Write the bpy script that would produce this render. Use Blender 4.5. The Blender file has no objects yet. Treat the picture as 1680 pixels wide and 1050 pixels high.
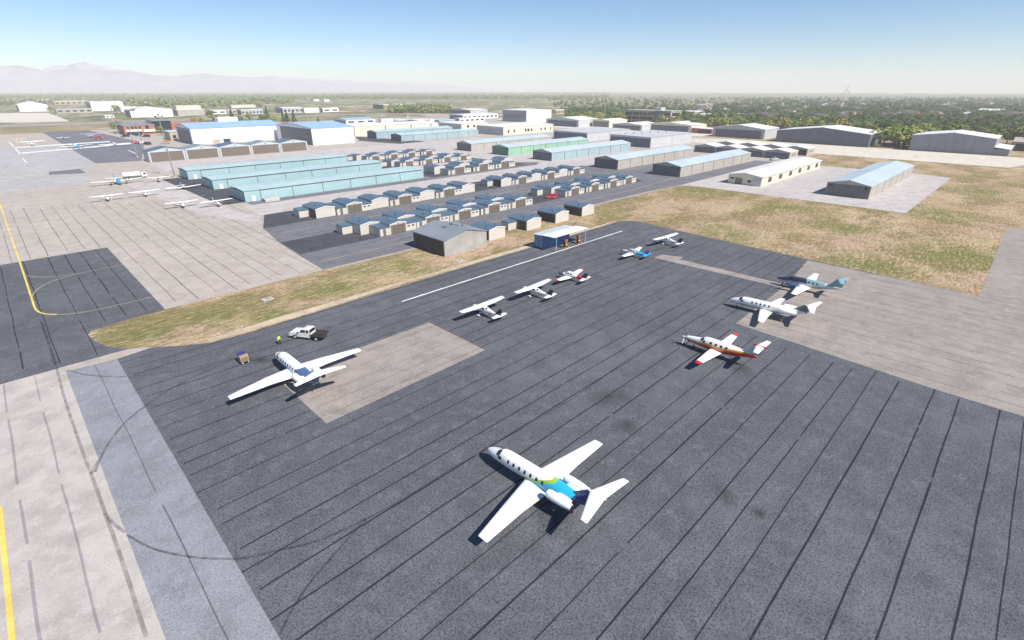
import bpy, math, random
import numpy as np
from mathutils import Vector, Matrix
R = math.radians
random.seed(7)
rng = np.random.default_rng(7)
sc = bpy.context.scene
col = sc.collection

# ------------------------------------------------------------------ camera
# World X runs along the hangar rows, world Y along the apron joints; the camera hovers 40 m up.
CAM_H, F_PX, PITCH, AZ = 40.0, 825.0, R(24.6), R(45.08)
cd = bpy.data.cameras.new("camera"); cam = bpy.data.objects.new("camera", cd); col.objects.link(cam)
cd.sensor_width = 36.0; cd.lens = F_PX / 1680 * 36.0; cd.clip_start = 0.5; cd.clip_end = 60000
cam.location = (0, 0, CAM_H)
fwd = Vector((math.cos(AZ) * math.cos(PITCH), math.sin(AZ) * math.cos(PITCH), -math.sin(PITCH)))
cam.rotation_euler = fwd.to_track_quat('-Z', 'Y').to_euler()
sc.camera = cam

# ------------------------------------------------------------------ sky, sun, exposure
SUN_EL, SUN_AZ = R(47), R(-84)                      # direction towards the sun
sv = Vector((math.cos(SUN_AZ) * math.cos(SUN_EL), math.sin(SUN_AZ) * math.cos(SUN_EL), math.sin(SUN_EL)))
w = bpy.data.worlds.new("World"); sc.world = w; w.use_nodes = True
nt = w.node_tree; bg = nt.nodes["Background"]
sky = nt.nodes.new("ShaderNodeTexSky"); sky.sky_type = 'NISHITA'; sky.sun_disc = False
sky.sun_elevation = SUN_EL; sky.sun_rotation = math.atan2(sv.x, sv.y)
sky.altitude = 1500; sky.air_density = 1.0; sky.dust_density = 0.2; sky.ozone_density = 2.0
hsv = nt.nodes.new("ShaderNodeHueSaturation"); hsv.inputs["Saturation"].default_value = 1.28
tint = nt.nodes.new("ShaderNodeMix"); tint.data_type = 'RGBA'; tint.blend_type = 'MULTIPLY'; tint.inputs[0].default_value = 1; tint.inputs[7].default_value = (0.98, 1.01, 1.07, 1)
nt.links.new(sky.outputs[0], hsv.inputs["Color"]); nt.links.new(hsv.outputs[0], tint.inputs[6]); nt.links.new(tint.outputs[2], bg.inputs[0]); bg.inputs[1].default_value = 0.077
ld = bpy.data.lights.new("sun", 'SUN'); ld.energy = 4.8; ld.angle = R(0.5); ld.color = (1.0, 0.945, 0.87)
sun = bpy.data.objects.new("sun", ld); col.objects.link(sun); sun.rotation_euler = sv.to_track_quat('Z', 'Y').to_euler()
sc.view_settings.view_transform = 'Standard'; sc.view_settings.look = 'None'
sc.view_settings.exposure = 0.61; sc.view_settings.gamma = 1
sc.view_settings.use_curve_mapping = False
sc.cycles.volume_bounces = 2

# ------------------------------------------------------------------ helpers: survey (photo pixel -> point on the ground)
def G(px, py, z=0.0):
    dx = (px - 840) / F_PX; dy = (py - 525) / F_PX
    fy = math.cos(PITCH) - dy * math.sin(PITCH); fz = -math.sin(PITCH) - dy * math.cos(PITCH)
    t = (z - CAM_H) / fz; X = dx * t; Y = fy * t
    return (math.sin(AZ) * X + math.cos(AZ) * Y, -math.cos(AZ) * X + math.sin(AZ) * Y)
def PX(u, v, z):
    X = math.sin(AZ) * u - math.cos(AZ) * v; Y = math.cos(AZ) * u + math.sin(AZ) * v; Z = z - CAM_H
    zc = Y * math.cos(PITCH) - Z * math.sin(PITCH)
    return 840 + F_PX * X / zc, 525 - F_PX * (Z * math.cos(PITCH) + Y * math.sin(PITCH)) / zc
def bis(fn, hi, inc):
    lo = 0.0
    for _ in range(50):
        m = (lo + hi) / 2
        if fn(m) == inc: lo = m
        else: hi = m
    return lo
def survey(nx, ny, rx, lx, ty):
    """near ground corner, right and left ends, eave -> (u, v, length, depth, height)"""
    u, v = G(nx, ny)
    return (u, v, bis(lambda m: PX(u + m, v, 0)[0] < rx, 900, True), bis(lambda m: PX(u, v + m, 0)[0] > lx, 900, True),
            bis(lambda m: PX(u, v, m)[1] > ty, 300, True))

# ------------------------------------------------------------------ helpers: meshes and objects
def tag(o, label=None, cat=None, group=None, kind=None):
    if label: o["label"] = label
    if cat: o["category"] = cat
    if group: o["group"] = group
    if kind: o["kind"] = kind
    return o
def thing(name, label, cat, loc=(0, 0, 0), rz=0.0, group=None):
    o = bpy.data.objects.new(name, None); col.objects.link(o)
    o.empty_display_size = 0.5; o.location = loc; o.rotation_euler = (0, 0, rz)
    return tag(o, label, cat, group)
def copy_tree(o, parent=None):
    c = o.copy(); col.objects.link(c)
    if parent: c.parent = parent
    for ch in o.children: copy_tree(ch, c)
    return c
class MB:
    def __init__(s): s.v = []; s.f = []; s.m = []; s.n = 0
    def add(s, vs, fs, m=0):
        b = len(s.v); s.v += [tuple(map(float, p)) for p in vs]
        s.f += [tuple(b + i for i in f) for f in fs]
        s.m += (m if isinstance(m, list) else [m] * len(fs)); return s
    def box(s, x0, y0, z0, x1, y1, z1, m=0):
        vs = [(x0, y0, z0), (x1, y0, z0), (x1, y1, z0), (x0, y1, z0), (x0, y0, z1), (x1, y0, z1), (x1, y1, z1), (x0, y1, z1)]
        return s.add(vs, [(3, 2, 1, 0), (4, 5, 6, 7), (0, 1, 5, 4), (1, 2, 6, 5), (2, 3, 7, 6), (3, 0, 4, 7)], m)
    def cyl(s, a, b, r0, r1=None, n=10, m=0, cap=True):
        r1 = r0 if r1 is None else r1
        a = Vector(a); b = Vector(b); d = (b - a).normalized()
        t = d.orthogonal().normalized(); q = d.cross(t)
        vs = []
        for p, r in ((a, r0), (b, r1)):
            for i in range(n):
                k = 2 * math.pi * i / n; vs.append(p + t * (r * math.cos(k)) + q * (r * math.sin(k)))
        fs = [(i, (i + 1) % n, n + (i + 1) % n, n + i) for i in range(n)]
        if cap: fs += [tuple(range(n - 1, -1, -1)), tuple(range(n, 2 * n))]
        return s.add(vs, fs, m)
    def loft(s, rings, m=0, cap=True):
        n = len(rings[0]); vs = [p for r in rings for p in r]; fs = []
        for j in range(len(rings) - 1):
            for i in range(n):
                fs.append((j * n + i, j * n + (i + 1) % n, (j + 1) * n + (i + 1) % n, (j + 1) * n + i))
        if cap: fs += [tuple(range(n - 1, -1, -1)), tuple(range((len(rings) - 1) * n, len(rings) * n))]
        return s.add(vs, fs, m)
    def prism_x(s, prof, x0, x1, m=0):          # prof: list of (y,z)
        n = len(prof); vs = [(x0, y, z) for y, z in prof] + [(x1, y, z) for y, z in prof]
        return s.add(vs, [(i, (i + 1) % n, n + (i + 1) % n, n + i) for i in range(n)] + [tuple(range(n - 1, -1, -1)), tuple(range(n, 2 * n))], m)
    def prism_y(s, prof, y0, y1, m=0):          # prof: list of (x,z)
        n = len(prof); vs = [(x, y0, z) for x, z in prof] + [(x, y1, z) for x, z in prof]
        return s.add(vs, [(i, (i + 1) % n, n + (i + 1) % n, n + i) for i in range(n)] + [tuple(range(n - 1, -1, -1)), tuple(range(n, 2 * n))], m)
    def flat(s, pts, z, m=0):
        return s.add([(x, y, z) for x, y in pts], [tuple(range(len(pts)))], m)
    def mesh(s, name, mats, smooth=False):
        me = bpy.data.meshes.new(name); me.from_pydata(s.v, [], s.f)
        for k in (mats if isinstance(mats, (list, tuple)) else [mats]): me.materials.append(k)
        me.polygons.foreach_set("material_index", s.m)
        if smooth: me.polygons.foreach_set("use_smooth", [True] * len(s.f))
        me.validate(); me.update(); fix(me); return me
    def build(s, name, mats, parent=None, smooth=False):
        o = bpy.data.objects.new(name, s.mesh(name, mats, smooth)); col.objects.link(o)
        if parent: o.parent = parent
        return o
def fix(me):
    import bmesh
    if len(me.polygons) > 20000: return
    b = bmesh.new(); b.from_mesh(me); bmesh.ops.recalc_face_normals(b, faces=b.faces); b.to_mesh(me); b.free()
def autosmooth(o, ang=35):
    import bmesh
    me = o.data; b = bmesh.new(); b.from_mesh(me)
    for e in b.edges:
        if len(e.link_faces) == 2 and e.calc_face_angle(0) > R(ang): e.smooth = False
    for f in b.faces: f.smooth = True
    b.to_mesh(me); b.free(); return o

# ------------------------------------------------------------------ materials
MATS = {}
def N(nt, typ, **kw):
    n = nt.nodes.new(typ)
    for k, val in kw.items(): setattr(n, k, val)
    return n
def mixc(nt, a, b, fac, blend='MIX'):
    n = N(nt, "ShaderNodeMix", data_type='RGBA', blend_type=blend)
    for sock, val in ((n.inputs[6], a), (n.inputs[7], b), (n.inputs[0], fac)):
        if hasattr(val, "links"): nt.links.new(val, sock)
        elif isinstance(val, tuple): sock.default_value = (*val, 1)
        else: sock.default_value = val
    return n.outputs[2]
def ramp(nt, fac, lo, hi):
    n = N(nt, "ShaderNodeMapRange"); nt.links.new(fac, n.inputs[0])
    n.inputs[1].default_value = lo; n.inputs[2].default_value = hi; return n.outputs[0]
def noise(nt, vec, scale, detail=3, rough=0.6):
    n = N(nt, "ShaderNodeTexNoise"); n.inputs["Scale"].default_value = scale
    n.inputs["Detail"].default_value = detail; n.inputs["Roughness"].default_value = rough
    if vec is not None: nt.links.new(vec, n.inputs["Vector"])
    return n.outputs[0]
def mapping(nt, vec, scale=(1, 1, 1), rot=(0, 0, 0)):
    n = N(nt, "ShaderNodeMapping"); n.inputs["Scale"].default_value = scale; n.inputs["Rotation"].default_value = rot
    nt.links.new(vec, n.inputs[0]); return n.outputs[0]
def newmat(name):
    m = bpy.data.materials.new(name); m.use_nodes = True
    return m, m.node_tree, m.node_tree.nodes["Principled BSDF"]
def paint(name, c, rough=0.5, metal=0.0, dirt=0.12, scale=0.6, ribs=0.0, rib=1.0, coat=0.0, spec=0.5):
    """painted or coated surface with uneven wear and, for sheet metal, upright ribs"""
    if name in MATS: return MATS[name]
    m, nt, b = newmat(name)
    tc = N(nt, "ShaderNodeTexCoord").outputs["Object"]
    g = noise(nt, tc, scale, 4); g2 = noise(nt, mapping(nt, tc, (1, 1, 0.15)), scale * 4, 3)
    d = tuple(x * (1 - 2.2 * dirt) for x in c)
    cc = mixc(nt, d, c, ramp(nt, g, 0.3, 0.62)); cc = mixc(nt, tuple(x * (1 - dirt) for x in c), cc, ramp(nt, g2, 0.25, 0.55))
    if ribs:
        sx = N(nt, "ShaderNodeSeparateXYZ"); nt.links.new(tc, sx.inputs[0])
        ad = N(nt, "ShaderNodeMath", operation='ADD'); nt.links.new(sx.outputs[0], ad.inputs[0]); nt.links.new(sx.outputs[1], ad.inputs[1])
        dv = N(nt, "ShaderNodeMath", operation='MULTIPLY'); nt.links.new(ad.outputs[0], dv.inputs[0]); dv.inputs[1].default_value = 2 * math.pi / rib
        sn = N(nt, "ShaderNodeMath", operation='SINE'); nt.links.new(dv.outputs[0], sn.inputs[0])
        bp = N(nt, "ShaderNodeBump"); bp.inputs["Strength"].default_value = min(1, ribs * 2); bp.inputs["Distance"].default_value = 0.06
        nt.links.new(sn.outputs[0], bp.inputs["Height"]); nt.links.new(bp.outputs[0], b.inputs["Normal"])
        cc = mixc(nt, cc, tuple(x * 0.6 for x in c), ramp(nt, sn.outputs[0], 0.75, 1.25)) if ribs > 0.3 else cc
    nt.links.new(cc, b.inputs["Base Color"]); b.inputs["Roughness"].default_value = rough; b.inputs["Metallic"].default_value = metal
    b.inputs["Coat Weight"].default_value = coat; b.inputs["Specular IOR Level"].default_value = spec
    MATS[name] = m; return m
def pavement(name, c, var=0.18, speck=0.3, tint=None, stain=0.0):
    m, nt, b = newmat(name)
    p = N(nt, "ShaderNodeNewGeometry").outputs["Position"]
    big = noise(nt, p, 0.035, 4, 0.65); mid = noise(nt, p, 0.22, 4, 0.6); fine = noise(nt, p, 4.2, 3, 0.75); grain = noise(nt, p, 8.0, 2, 0.75)
    hi = tuple(min(1, x * (1 + var)) for x in c); lo = tuple(x * (1 - var) for x in c)
    cc = mixc(nt, lo, hi, ramp(nt, big, 0.36, 0.64)); cc = mixc(nt, cc, tint or tuple(x * 0.78 for x in c), ramp(nt, mid, 0.42, 0.66)); cc = mixc(nt, cc, tuple(min(1, x * (1 + var * 1.2)) for x in c), ramp(nt, noise(nt, p, 0.5, 5, 0.7), 0.5, 0.68))
    def mul(a, k): m_ = N(nt, "ShaderNodeMath", operation='MULTIPLY'); nt.links.new(a, m_.inputs[0]); m_.inputs[1].default_value = k; return m_.outputs[0]
    cc = mixc(nt, cc, (0.0, 0.0, 0.0), mul(ramp(nt, fine, 0.54, 0.36), speck))
    cc = mixc(nt, cc, tuple(min(1, x * 2.6) for x in c), mul(ramp(nt, grain, 0.50, 0.68), speck * .75))
    if stain:
        st = noise(nt, mapping(nt, p, (1, 1, 1)), 0.075, 3, 0.55); fac = N(nt, "ShaderNodeMath", operation='MULTIPLY')
        nt.links.new(ramp(nt, st, 0.60, 0.74), fac.inputs[0]); fac.inputs[1].default_value = stain
        cc = mixc(nt, cc, tuple(x * 0.5 for x in c), fac.outputs[0])
    nt.links.new(cc, b.inputs["Base Color"]); b.inputs["Roughness"].default_value = 0.92; b.inputs["Specular IOR Level"].default_value = 0.15
    return m
def glass(name="dark_glass", c=(0.02, 0.024, 0.03)):
    if name in MATS: return MATS[name]
    m, nt, b = newmat(name); b.inputs["Base Color"].default_value = (*c, 1); b.inputs["Roughness"].default_value = 0.12
    MATS[name] = m; return m
M_WHITE = paint("white_aircraft_paint", (0.82, 0.82, 0.81), 0.28, dirt=0.03, coat=0.3)
M_GLASS = glass()
M_RUBBER = paint("black_rubber", (0.02, 0.02, 0.021), 0.8)
M_STEEL = paint("grey_steel", (0.32, 0.33, 0.34), 0.45, 0.3)
M_DARK = paint("dark_grey_paint", (0.035, 0.036, 0.04), 0.5)
M_LINE = paint("dark_joint", (0.05, 0.05, 0.052), 0.9)

def ground_material():
    m, nt, b = newmat("dry_grassland")
    p = N(nt, "ShaderNodeNewGeometry").outputs["Position"]
    streak = noise(nt, mapping(nt, p, (0.4, 1.7, 1), (0, 0, R(-42))), 0.4, 6, 0.75)
    patch = noise(nt, p, 0.045, 5, 0.6); green = noise(nt, mapping(nt, p, (1, 1.5, 1), (0, 0, R(-25))), 0.028, 5, 0.68); fine = noise(nt, p, 1.7, 5, 0.8)
    tan, straw, brown, grn, grn2 = (0.31, 0.222, 0.128), (0.44, 0.335, 0.21), (0.19, 0.118, 0.068), (0.125, 0.145, 0.042), (0.215, 0.205, 0.08)
    pink = (0.42, 0.30, 0.21)
    streak2 = noise(nt, mapping(nt, p, (0.28, 1.5, 1), (0, 0, R(-35))), 1.3, 5, 0.75); blot = noise(nt, p, 0.16, 5, 0.65)
    cc = mixc(nt, tan, straw, ramp(nt, patch, 0.45, 0.56)); cc = mixc(nt, cc, pink, ramp(nt, noise(nt, p, 0.055, 5, 0.65), 0.48, 0.56)); cc = mixc(nt, cc, brown, ramp(nt, streak, 0.56, 0.70))
    cc = mixc(nt, cc, (0.22, 0.175, 0.085), ramp(nt, noise(nt, mapping(nt, p, (.8, 1.4, 1), (0, 0, R(-40))), 0.05, 6, 0.66), 0.49, 0.57))
    cc = mixc(nt, cc, grn2, ramp(nt, green, 0.58, 0.66)); cc = mixc(nt, cc, grn, ramp(nt, green, 0.64, 0.74)); cc = mixc(nt, cc, grn2, ramp(nt, blot, 0.62, 0.72))
    acc = None
    for (gu, gv, gr) in ((9, 106, 9), (22, 103, 8), (30, 96, 6), (45, 102, 10), (58, 108, 8), (66, 100, 7), (215, 100, 22), (232, 20, 16), (205, 62, 16), (150, 22, 14), (152, 60, 12), (175, 8, 18), (240, 60, 6), (345, 65, 14), (300, 15, 16), (185, 36, 10)):
        dn = N(nt, "ShaderNodeVectorMath", operation='DISTANCE'); nt.links.new(p, dn.inputs[0]); dn.inputs[1].default_value = (gu, gv, 0); k = ramp(nt, dn.outputs["Value"], gr * 1.15, gr * .2)
        if acc is None: acc = k
        else: mx = N(nt, "ShaderNodeMath", operation='MAXIMUM'); nt.links.new(acc, mx.inputs[0]); nt.links.new(k, mx.inputs[1]); acc = mx.outputs[0]
    gm = N(nt, "ShaderNodeMath", operation='MULTIPLY'); nt.links.new(acc, gm.inputs[0]); nt.links.new(ramp(nt, noise(nt, mapping(nt, p, (.6, 1.6, 1), (0, 0, R(-42))), .2, 6, .75), .37, .53), gm.inputs[1])
    cc = mixc(nt, cc, (0.15, 0.165, 0.05), gm.outputs[0])
    cc = mixc(nt, cc, (0.085, 0.068, 0.028), ramp(nt, fine, 0.49, 0.37)); cc = mixc(nt, cc, (0.58, 0.47, 0.31), ramp(nt, streak2, 0.53, 0.70)); cc = mixc(nt, cc, (0.13, 0.095, 0.05), ramp(nt, streak2, 0.47, 0.35))
    vo = N(nt, "ShaderNodeTexVoronoi"); vo.inputs["Scale"].default_value = 0.0042; vo.inputs["Randomness"].default_value = 0.9
    wob = N(nt, "ShaderNodeVectorMath", operation='ADD'); nt.links.new(p, wob.inputs[0]); nt.links.new(mapping(nt, p, (1.35, 0.5, 1), (0, 0, R(30))), wob.inputs[1]); nt.links.new(wob.outputs[0], vo.inputs["Vector"])
    sep = N(nt, "ShaderNodeSeparateColor"); nt.links.new(vo.outputs["Color"], sep.inputs[0])
    far = mixc(nt, (0.48, 0.385, 0.27), (0.25, 0.26, 0.13), ramp(nt, sep.outputs[0], 0.45, 0.7)); far = mixc(nt, far, (0.36, 0.25, 0.17), ramp(nt, sep.outputs[1], 0.62, 0.7))
    far = mixc(nt, far, (0.09, 0.115, 0.05), ramp(nt, noise(nt, p, 0.018, 6, 0.75), 0.43, 0.52))
    ln = N(nt, "ShaderNodeVectorMath", operation='LENGTH'); nt.links.new(p, ln.inputs[0])
    cc = mixc(nt, cc, far, ramp(nt, ln.outputs["Value"], 620, 1000))
    nt.links.new(cc, b.inputs["Base Color"]); b.inputs["Roughness"].default_value = 1.0; b.inputs["Specular IOR Level"].default_value = 0.05
    bp = N(nt, "ShaderNodeBump"); bp.inputs["Strength"].default_value = 0.5; bp.inputs["Distance"].default_value = 0.15
    nt.links.new(fine, bp.inputs["Height"]); nt.links.new(bp.outputs[0], b.inputs["Normal"])
    return m
M_GROUND = ground_material()
M_ASPH = pavement("dark_asphalt", (0.103, 0.107, 0.119), 0.22, 0.55, stain=0.25)
M_ASPH2 = pavement("aged_asphalt", (0.15, 0.152, 0.168), 0.12, 0.22)
M_ASPH3 = pavement("black_asphalt", (0.064, 0.066, 0.076), 0.2, 0.25)
M_BLUEGREY = pavement("blue_grey_asphalt", (0.235, 0.242, 0.265), 0.1, 0.3)
M_CONC = pavement("beige_concrete", (0.385, 0.345, 0.308), 0.09, 0.14, (0.33, 0.29, 0.255))
M_PINK = pavement("pink_concrete", (0.425, 0.387, 0.36), 0.07, 0.13)
M_GREYCONC = pavement("grey_apron_concrete", (0.285, 0.253, 0.228), 0.12, 0.24)
M_RAMP = pavement("pale_beige_grey_ramp", (0.375, 0.362, 0.358), 0.1, 0.12)
M_PALE = pavement("pale_concrete", (0.44, 0.405, 0.39), 0.06, 0.1)
M_CREAM = pavement("cream_concrete", (0.56, 0.52, 0.44), 0.05, 0.08)
M_SEAM = pavement("tar_seam", (0.024, 0.025, 0.032), 0.2, 0.2)
M_SEAMC = pavement("dark_concrete_joint", (0.15, 0.135, 0.135), 0.2, 0.2)
M_SEAMP = pavement("mauve_joint", (0.29, 0.25, 0.262), 0.1, 0.1)
M_SEAMB = pavement("grey_joint", (0.12, 0.125, 0.14), 0.1, 0.2)
def soft(name, c, alpha, sc=0.8, radial=False):
    m, nt, b = newmat(name); b.inputs["Base Color"].default_value = (*c, 1); b.inputs["Roughness"].default_value = .95
    p = N(nt, "ShaderNodeNewGeometry").outputs["Position"]; f = ramp(nt, noise(nt, p, sc, 4, .7), .25, .62)
    mu = N(nt, "ShaderNodeMath", operation='MULTIPLY'); nt.links.new(f, mu.inputs[0]); mu.inputs[1].default_value = alpha; out = mu.outputs[0]
    if radial:
        o = N(nt, "ShaderNodeTexCoord").outputs["Object"]; ln = N(nt, "ShaderNodeVectorMath", operation='LENGTH'); nt.links.new(o, ln.inputs[0]); k = N(nt, "ShaderNodeMath", operation='MULTIPLY'); nt.links.new(out, k.inputs[0]); nt.links.new(ramp(nt, ln.outputs["Value"], 1.0, .1), k.inputs[1]); out = k.outputs[0]
    nt.links.new(out, b.inputs["Alpha"]); return m
M_YEL = pavement("yellow_marking", (0.70, 0.53, 0.12), 0.08, 0.1)
M_YELF = pavement("faded_yellow_marking", (0.42, 0.36, 0.21), 0.1, 0.15)
M_WHT = pavement("white_marking", (0.70, 0.69, 0.67), 0.1, 0.15)
M_TYRE = soft("tyre_rubber_mark", (0.022, 0.023, 0.028), .45)
M_TYREP = soft("tyre_mark_on_concrete", (0.12, 0.105, 0.10), .42)
M_SOIL = pavement("pale_bare_soil", (0.47, 0.375, 0.27), 0.2, 0.3)

# ------------------------------------------------------------------ ground sheets
def sheet(name, pts, z, mat, extra=None, mats=None):
    mb = MB(); mb.flat(pts, z)
    if extra: extra(mb)
    return tag(mb.build(name, mats or mat), kind="structure")
def strip(mb, pts, wd, z, m):
    """a band of width wd along a polyline"""
    P = [Vector(p) for p in pts]; L = []; Rr = []
    for i, p in enumerate(P):
        d = (P[min(i + 1, len(P) - 1)] - P[max(i - 1, 0)]).normalized(); n = Vector((-d.y, d.x))
        ww = wd(i) if callable(wd) else wd
        L.append(p + n * ww / 2); Rr.append(p - n * ww / 2)
    vs = [(q.x, q.y, z) for q in L] + [(q.x, q.y, z) for q in Rr]; n = len(P)
    mb.add(vs, [(i, n + i, n + i + 1, i + 1) for i in range(n - 1)], m)
def seams_u(v0s, u0, u1, z, m, wd=0.2, gap=0.05, clip=None, rs=1):
    """joints running along X, broken and a little wavy"""
    r = random.Random(rs)
    def f(mb):
        for v in v0s:
            u = u0 + r.uniform(0, 1); ph = r.uniform(0, 6); ww = wd * r.uniform(.65, 1.0)
            while u < u1:
                ln = r.uniform(9, 40); e = min(u + ln, u1)
                pts = [(k, v + 0.025 * math.sin(k * 0.35 + ph) + r.uniform(-.015, .015)) for k in np.linspace(u, e, max(3, int((e - u) / 1.8)))]
                if clip: pts = [p for p in pts if clip(*p)]
                if len(pts) > 1: strip(mb, pts, ww * r.uniform(.9, 1.1), z, m)
                u = e + (r.uniform(.3, 1.6) if r.random() < gap * 3 else 0.02)
    return f
def seams_v(u0s, v0, v1, z, m, wd=0.2, gap=0.15, clip=None, rs=2):
    r = random.Random(rs)
    def f(mb):
        for u in u0s:
            v = v0 + r.uniform(0, 3); ph = r.uniform(0, 6)
            while v < v1:
                ln = r.uniform(8, 34); e = min(v + ln, v1)
                pts = [(u + 0.05 * math.sin(k * 0.3 + ph) + r.uniform(-.02, .02), k) for k in np.linspace(v, e, max(3, int((e - v) / 2.0)))]
                if clip: pts = [p for p in pts if clip(*p)]
                if len(pts) > 1: strip(mb, pts, wd * r.uniform(.6, 1.2), z, m)
                v = e + (r.uniform(.6, 4) if r.random() < gap * 3 else 0.02)
    return f
def ground_grid():
    # one sheet to the horizon; fine near the field, coarse far away
    a = [-9000, -5000, -2500, -900, -300, 0, 150, 400, 900, 1800, 3500, 6000, 9000]
    mb = MB(); n = len(a)
    mb.add([(x, y, 0) for y in a for x in a], [(j * n + i, j * n + i + 1, (j + 1) * n + i + 1, (j + 1) * n + i) for j in range(n - 1) for i in range(n - 1)])
    return tag(mb.build("ground", M_GROUND), kind="structure")
ground_grid()
Z1, Z2, Z3, Z4 = 0.012, 0.02, 0.028, 0.036
# wide beige apron and hangar court
sheet("apron", [(-170, 99.7), (7, 99.4), (7.6, 99.3), (5.1, 102.5), (3.9, 106), (3.2, 110.9), (4, 112.6), (9.8, 114), (16.1, 114.5), (50, 115.2), (75, 114.7), (195, 114.4), (213, 113.8),
    (219, 112.3), (222.5, 109.5), (224.3, 105), (225, 98), (225.2, 77), (225.5, 27.5), (336.8, 27.5), (343, 44), (341, 62), (339.5, 87.6), (341, 100), (347, 107.5), (360, 109),
    (405, 108.8), (406.5, 60), (406, -160), (474, -160), (476, 300), (560, 330), (600, 700), (470, 735), (120, 735), (-170, 705)], Z1, [M_CONC, M_SEAMC],
    extra=lambda mb: (seams_v([u + random.uniform(-.5, .5) for u in np.arange(-150, 62, 3.75)], 115, 262, Z1 + .006, 1, .2, .13, clip=lambda u, v: not (u < 17 and v < 177) and v < 262 - max(0, u - 10) * .55)(mb)))
sheet("pale_court", [(61.5, 186.5), (243, 186.5), (243, 186), (330, 186), (330, 330), (160, 330), (160, 206), (72, 206.3), (62.5, 206.3)], Z2, M_PALE)
sheet("pale_court", [(66, 330.2), (330, 330.2), (330, 372), (66, 374)], Z2, M_PALE)
sheet("pale_court", [G(205, 303), G(262, 293), G(318, 318), G(385, 346), G(430, 356), G(418, 366), G(330, 352)], 0.024, M_PALE)
sheet("hangar_pad", [(224.6, 112.7), (225.6, 27.8), (336.5, 27.8), (342, 44), (339.3, 87.6), (339, 112.7)], Z2, M_PALE)
sheet("taxiway", [(406.3, -160), (473.5, -160), (475, 200), (440, 240), (420, 200), (405.4, 120)], Z2, M_CREAM)
sheet("taxiway", [(407.5, -160), (430, -160), (430, 3.5), (407.5, 10)], Z3, M_GREYCONC)
sheet("apron", [(480, 230), (520, 230), (560, 600), (480, 430)], Z2, M_CREAM)
sheet("taxiway", [(-170, -120), (-1.3, -120), (-1.3, 97.4), (-2.2, 100), (-170, 99.6)], Z1, [M_PINK, M_SEAMP],
    extra=lambda mb: seams_v([-16, -12.3, -8.4, -4.9], 2, 99, Z1 + .006, 1, .22, .45, rs=5)(mb))
sheet("taxiway", [(-1.3, 97.35), (5.2, 96.6), (10.8, 97.2), (7.3, 99.38), (-2.2, 100)], 0.016, M_CONC)
sheet("taxiway", [(-1.3, -120), (5.2, -120), (5.2, 96.6), (-1.3, 97.35)], Z1, [M_BLUEGREY, M_SEAMB],
    extra=lambda mb: seams_v([2.25], 10, 96.5, Z1 + .006, 1, .16, .2, rs=8)(mb))
# main dark apron
MAIN = [(5.2, -120), (88.5, -120), (88.5, -60), (138, -60), (140.8, 0), (143.9, 51), (147.3, 87.6), (146.6, 90.3), (145.2, 91.7), (142.3, 92.4), (87.8, 92.7), (37.2, 92.0), (25.3, 91.6), (18.1, 92.0), (14, 94.4), (10.3, 97.3), (5.2, 96.6)]
SEAMS = [94.6, 91.5, 88.7, 83.3, 80.2, 76.3, 73.3, 70.2, 66.6, 63.1, 60.3, 57.6, 54.0, 49.9, 47.4, 42.9, 40.1, 37.2, 33.6, 30.5, 26.1, 23.5, 20.7, 17.1, 13.6, 10.9, 8.0, 4.9, 0.7, -2.2, -6.5, -9, -13, -16.5, -20, -24]
def top_v(u): return 97 - max(0, min(5.4, (u - 5) * .5)) if u < 40 else 92.3
sheet("asphalt_apron", MAIN, Z2, [M_ASPH, M_SEAM], extra=seams_u(SEAMS, 5.2, 146, Z2 + .006, 1, .2, .05, clip=lambda u, v: v < top_v(u) and u < (140.6 + max(v, 0) * .06 if v < 80 else 146) and not (v < 31.3 and u > 88.6)))
sheet("grey_apron", [(90.4, 31), (88.4, 0.7), (88.5, -120), (262, -120), (229, -6), (224.5, -0.5), (221.7, 0.6), (140.8, 0.2), (141.9, 34.2), (118.7, 31.6)], Z3, [M_GREYCONC, M_SEAMC],
    extra=lambda mb: (seams_v([u + random.uniform(-.5, .5) for u in np.arange(91, 141, 3.3)], -60, 31, Z3 + .006, 1, .17, .25, rs=11)(mb), seams_v([180, 205], -60, -2, Z3 + .006, 1, .3, .2, rs=12)(mb)))
sheet("concrete_strip", [(116.4, 31.8), (119, 31.9), (119.2, 58), (121.5, 58), (119.7, 63.2), (115.6, 63.5)], Z3, M_GREYCONC)
sheet("concrete_patch", [(21.2, 55.9), (49.8, 56.4), (49.8, 72.1), (21.2, 72.1)], Z3, [M_GREYCONC, M_SEAMC],
    extra=seams_u([57.6, 60.3, 63.1, 66.6, 70.2], 21.5, 49.6, Z3 + .006, 1, .15, .1, rs=15))
# dark square at the left
sheet("asphalt_apron", [(-120, 99.75), (6.9, 99.45), (7.6, 99.32), (5.1, 102.5), (3.9, 106), (3.2, 110.9), (4, 112.6), (9.8, 114), (16.1, 114.45), (16.0, 176.1), (-120, 176.1)], Z2, [M_ASPH, M_SEAM],
    extra=seams_v([13.3, 9.9, 6.6, 3.2, -1.6, -5.9, -9, -13, -17, -21], 100, 176, Z2 + .006, 1, .2, .2, clip=lambda u, v: not (u > 3 and v < 114.5 and (v > 99.5 and u > 3.4 + abs(v - 111) * .1)), rs=21))
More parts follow.
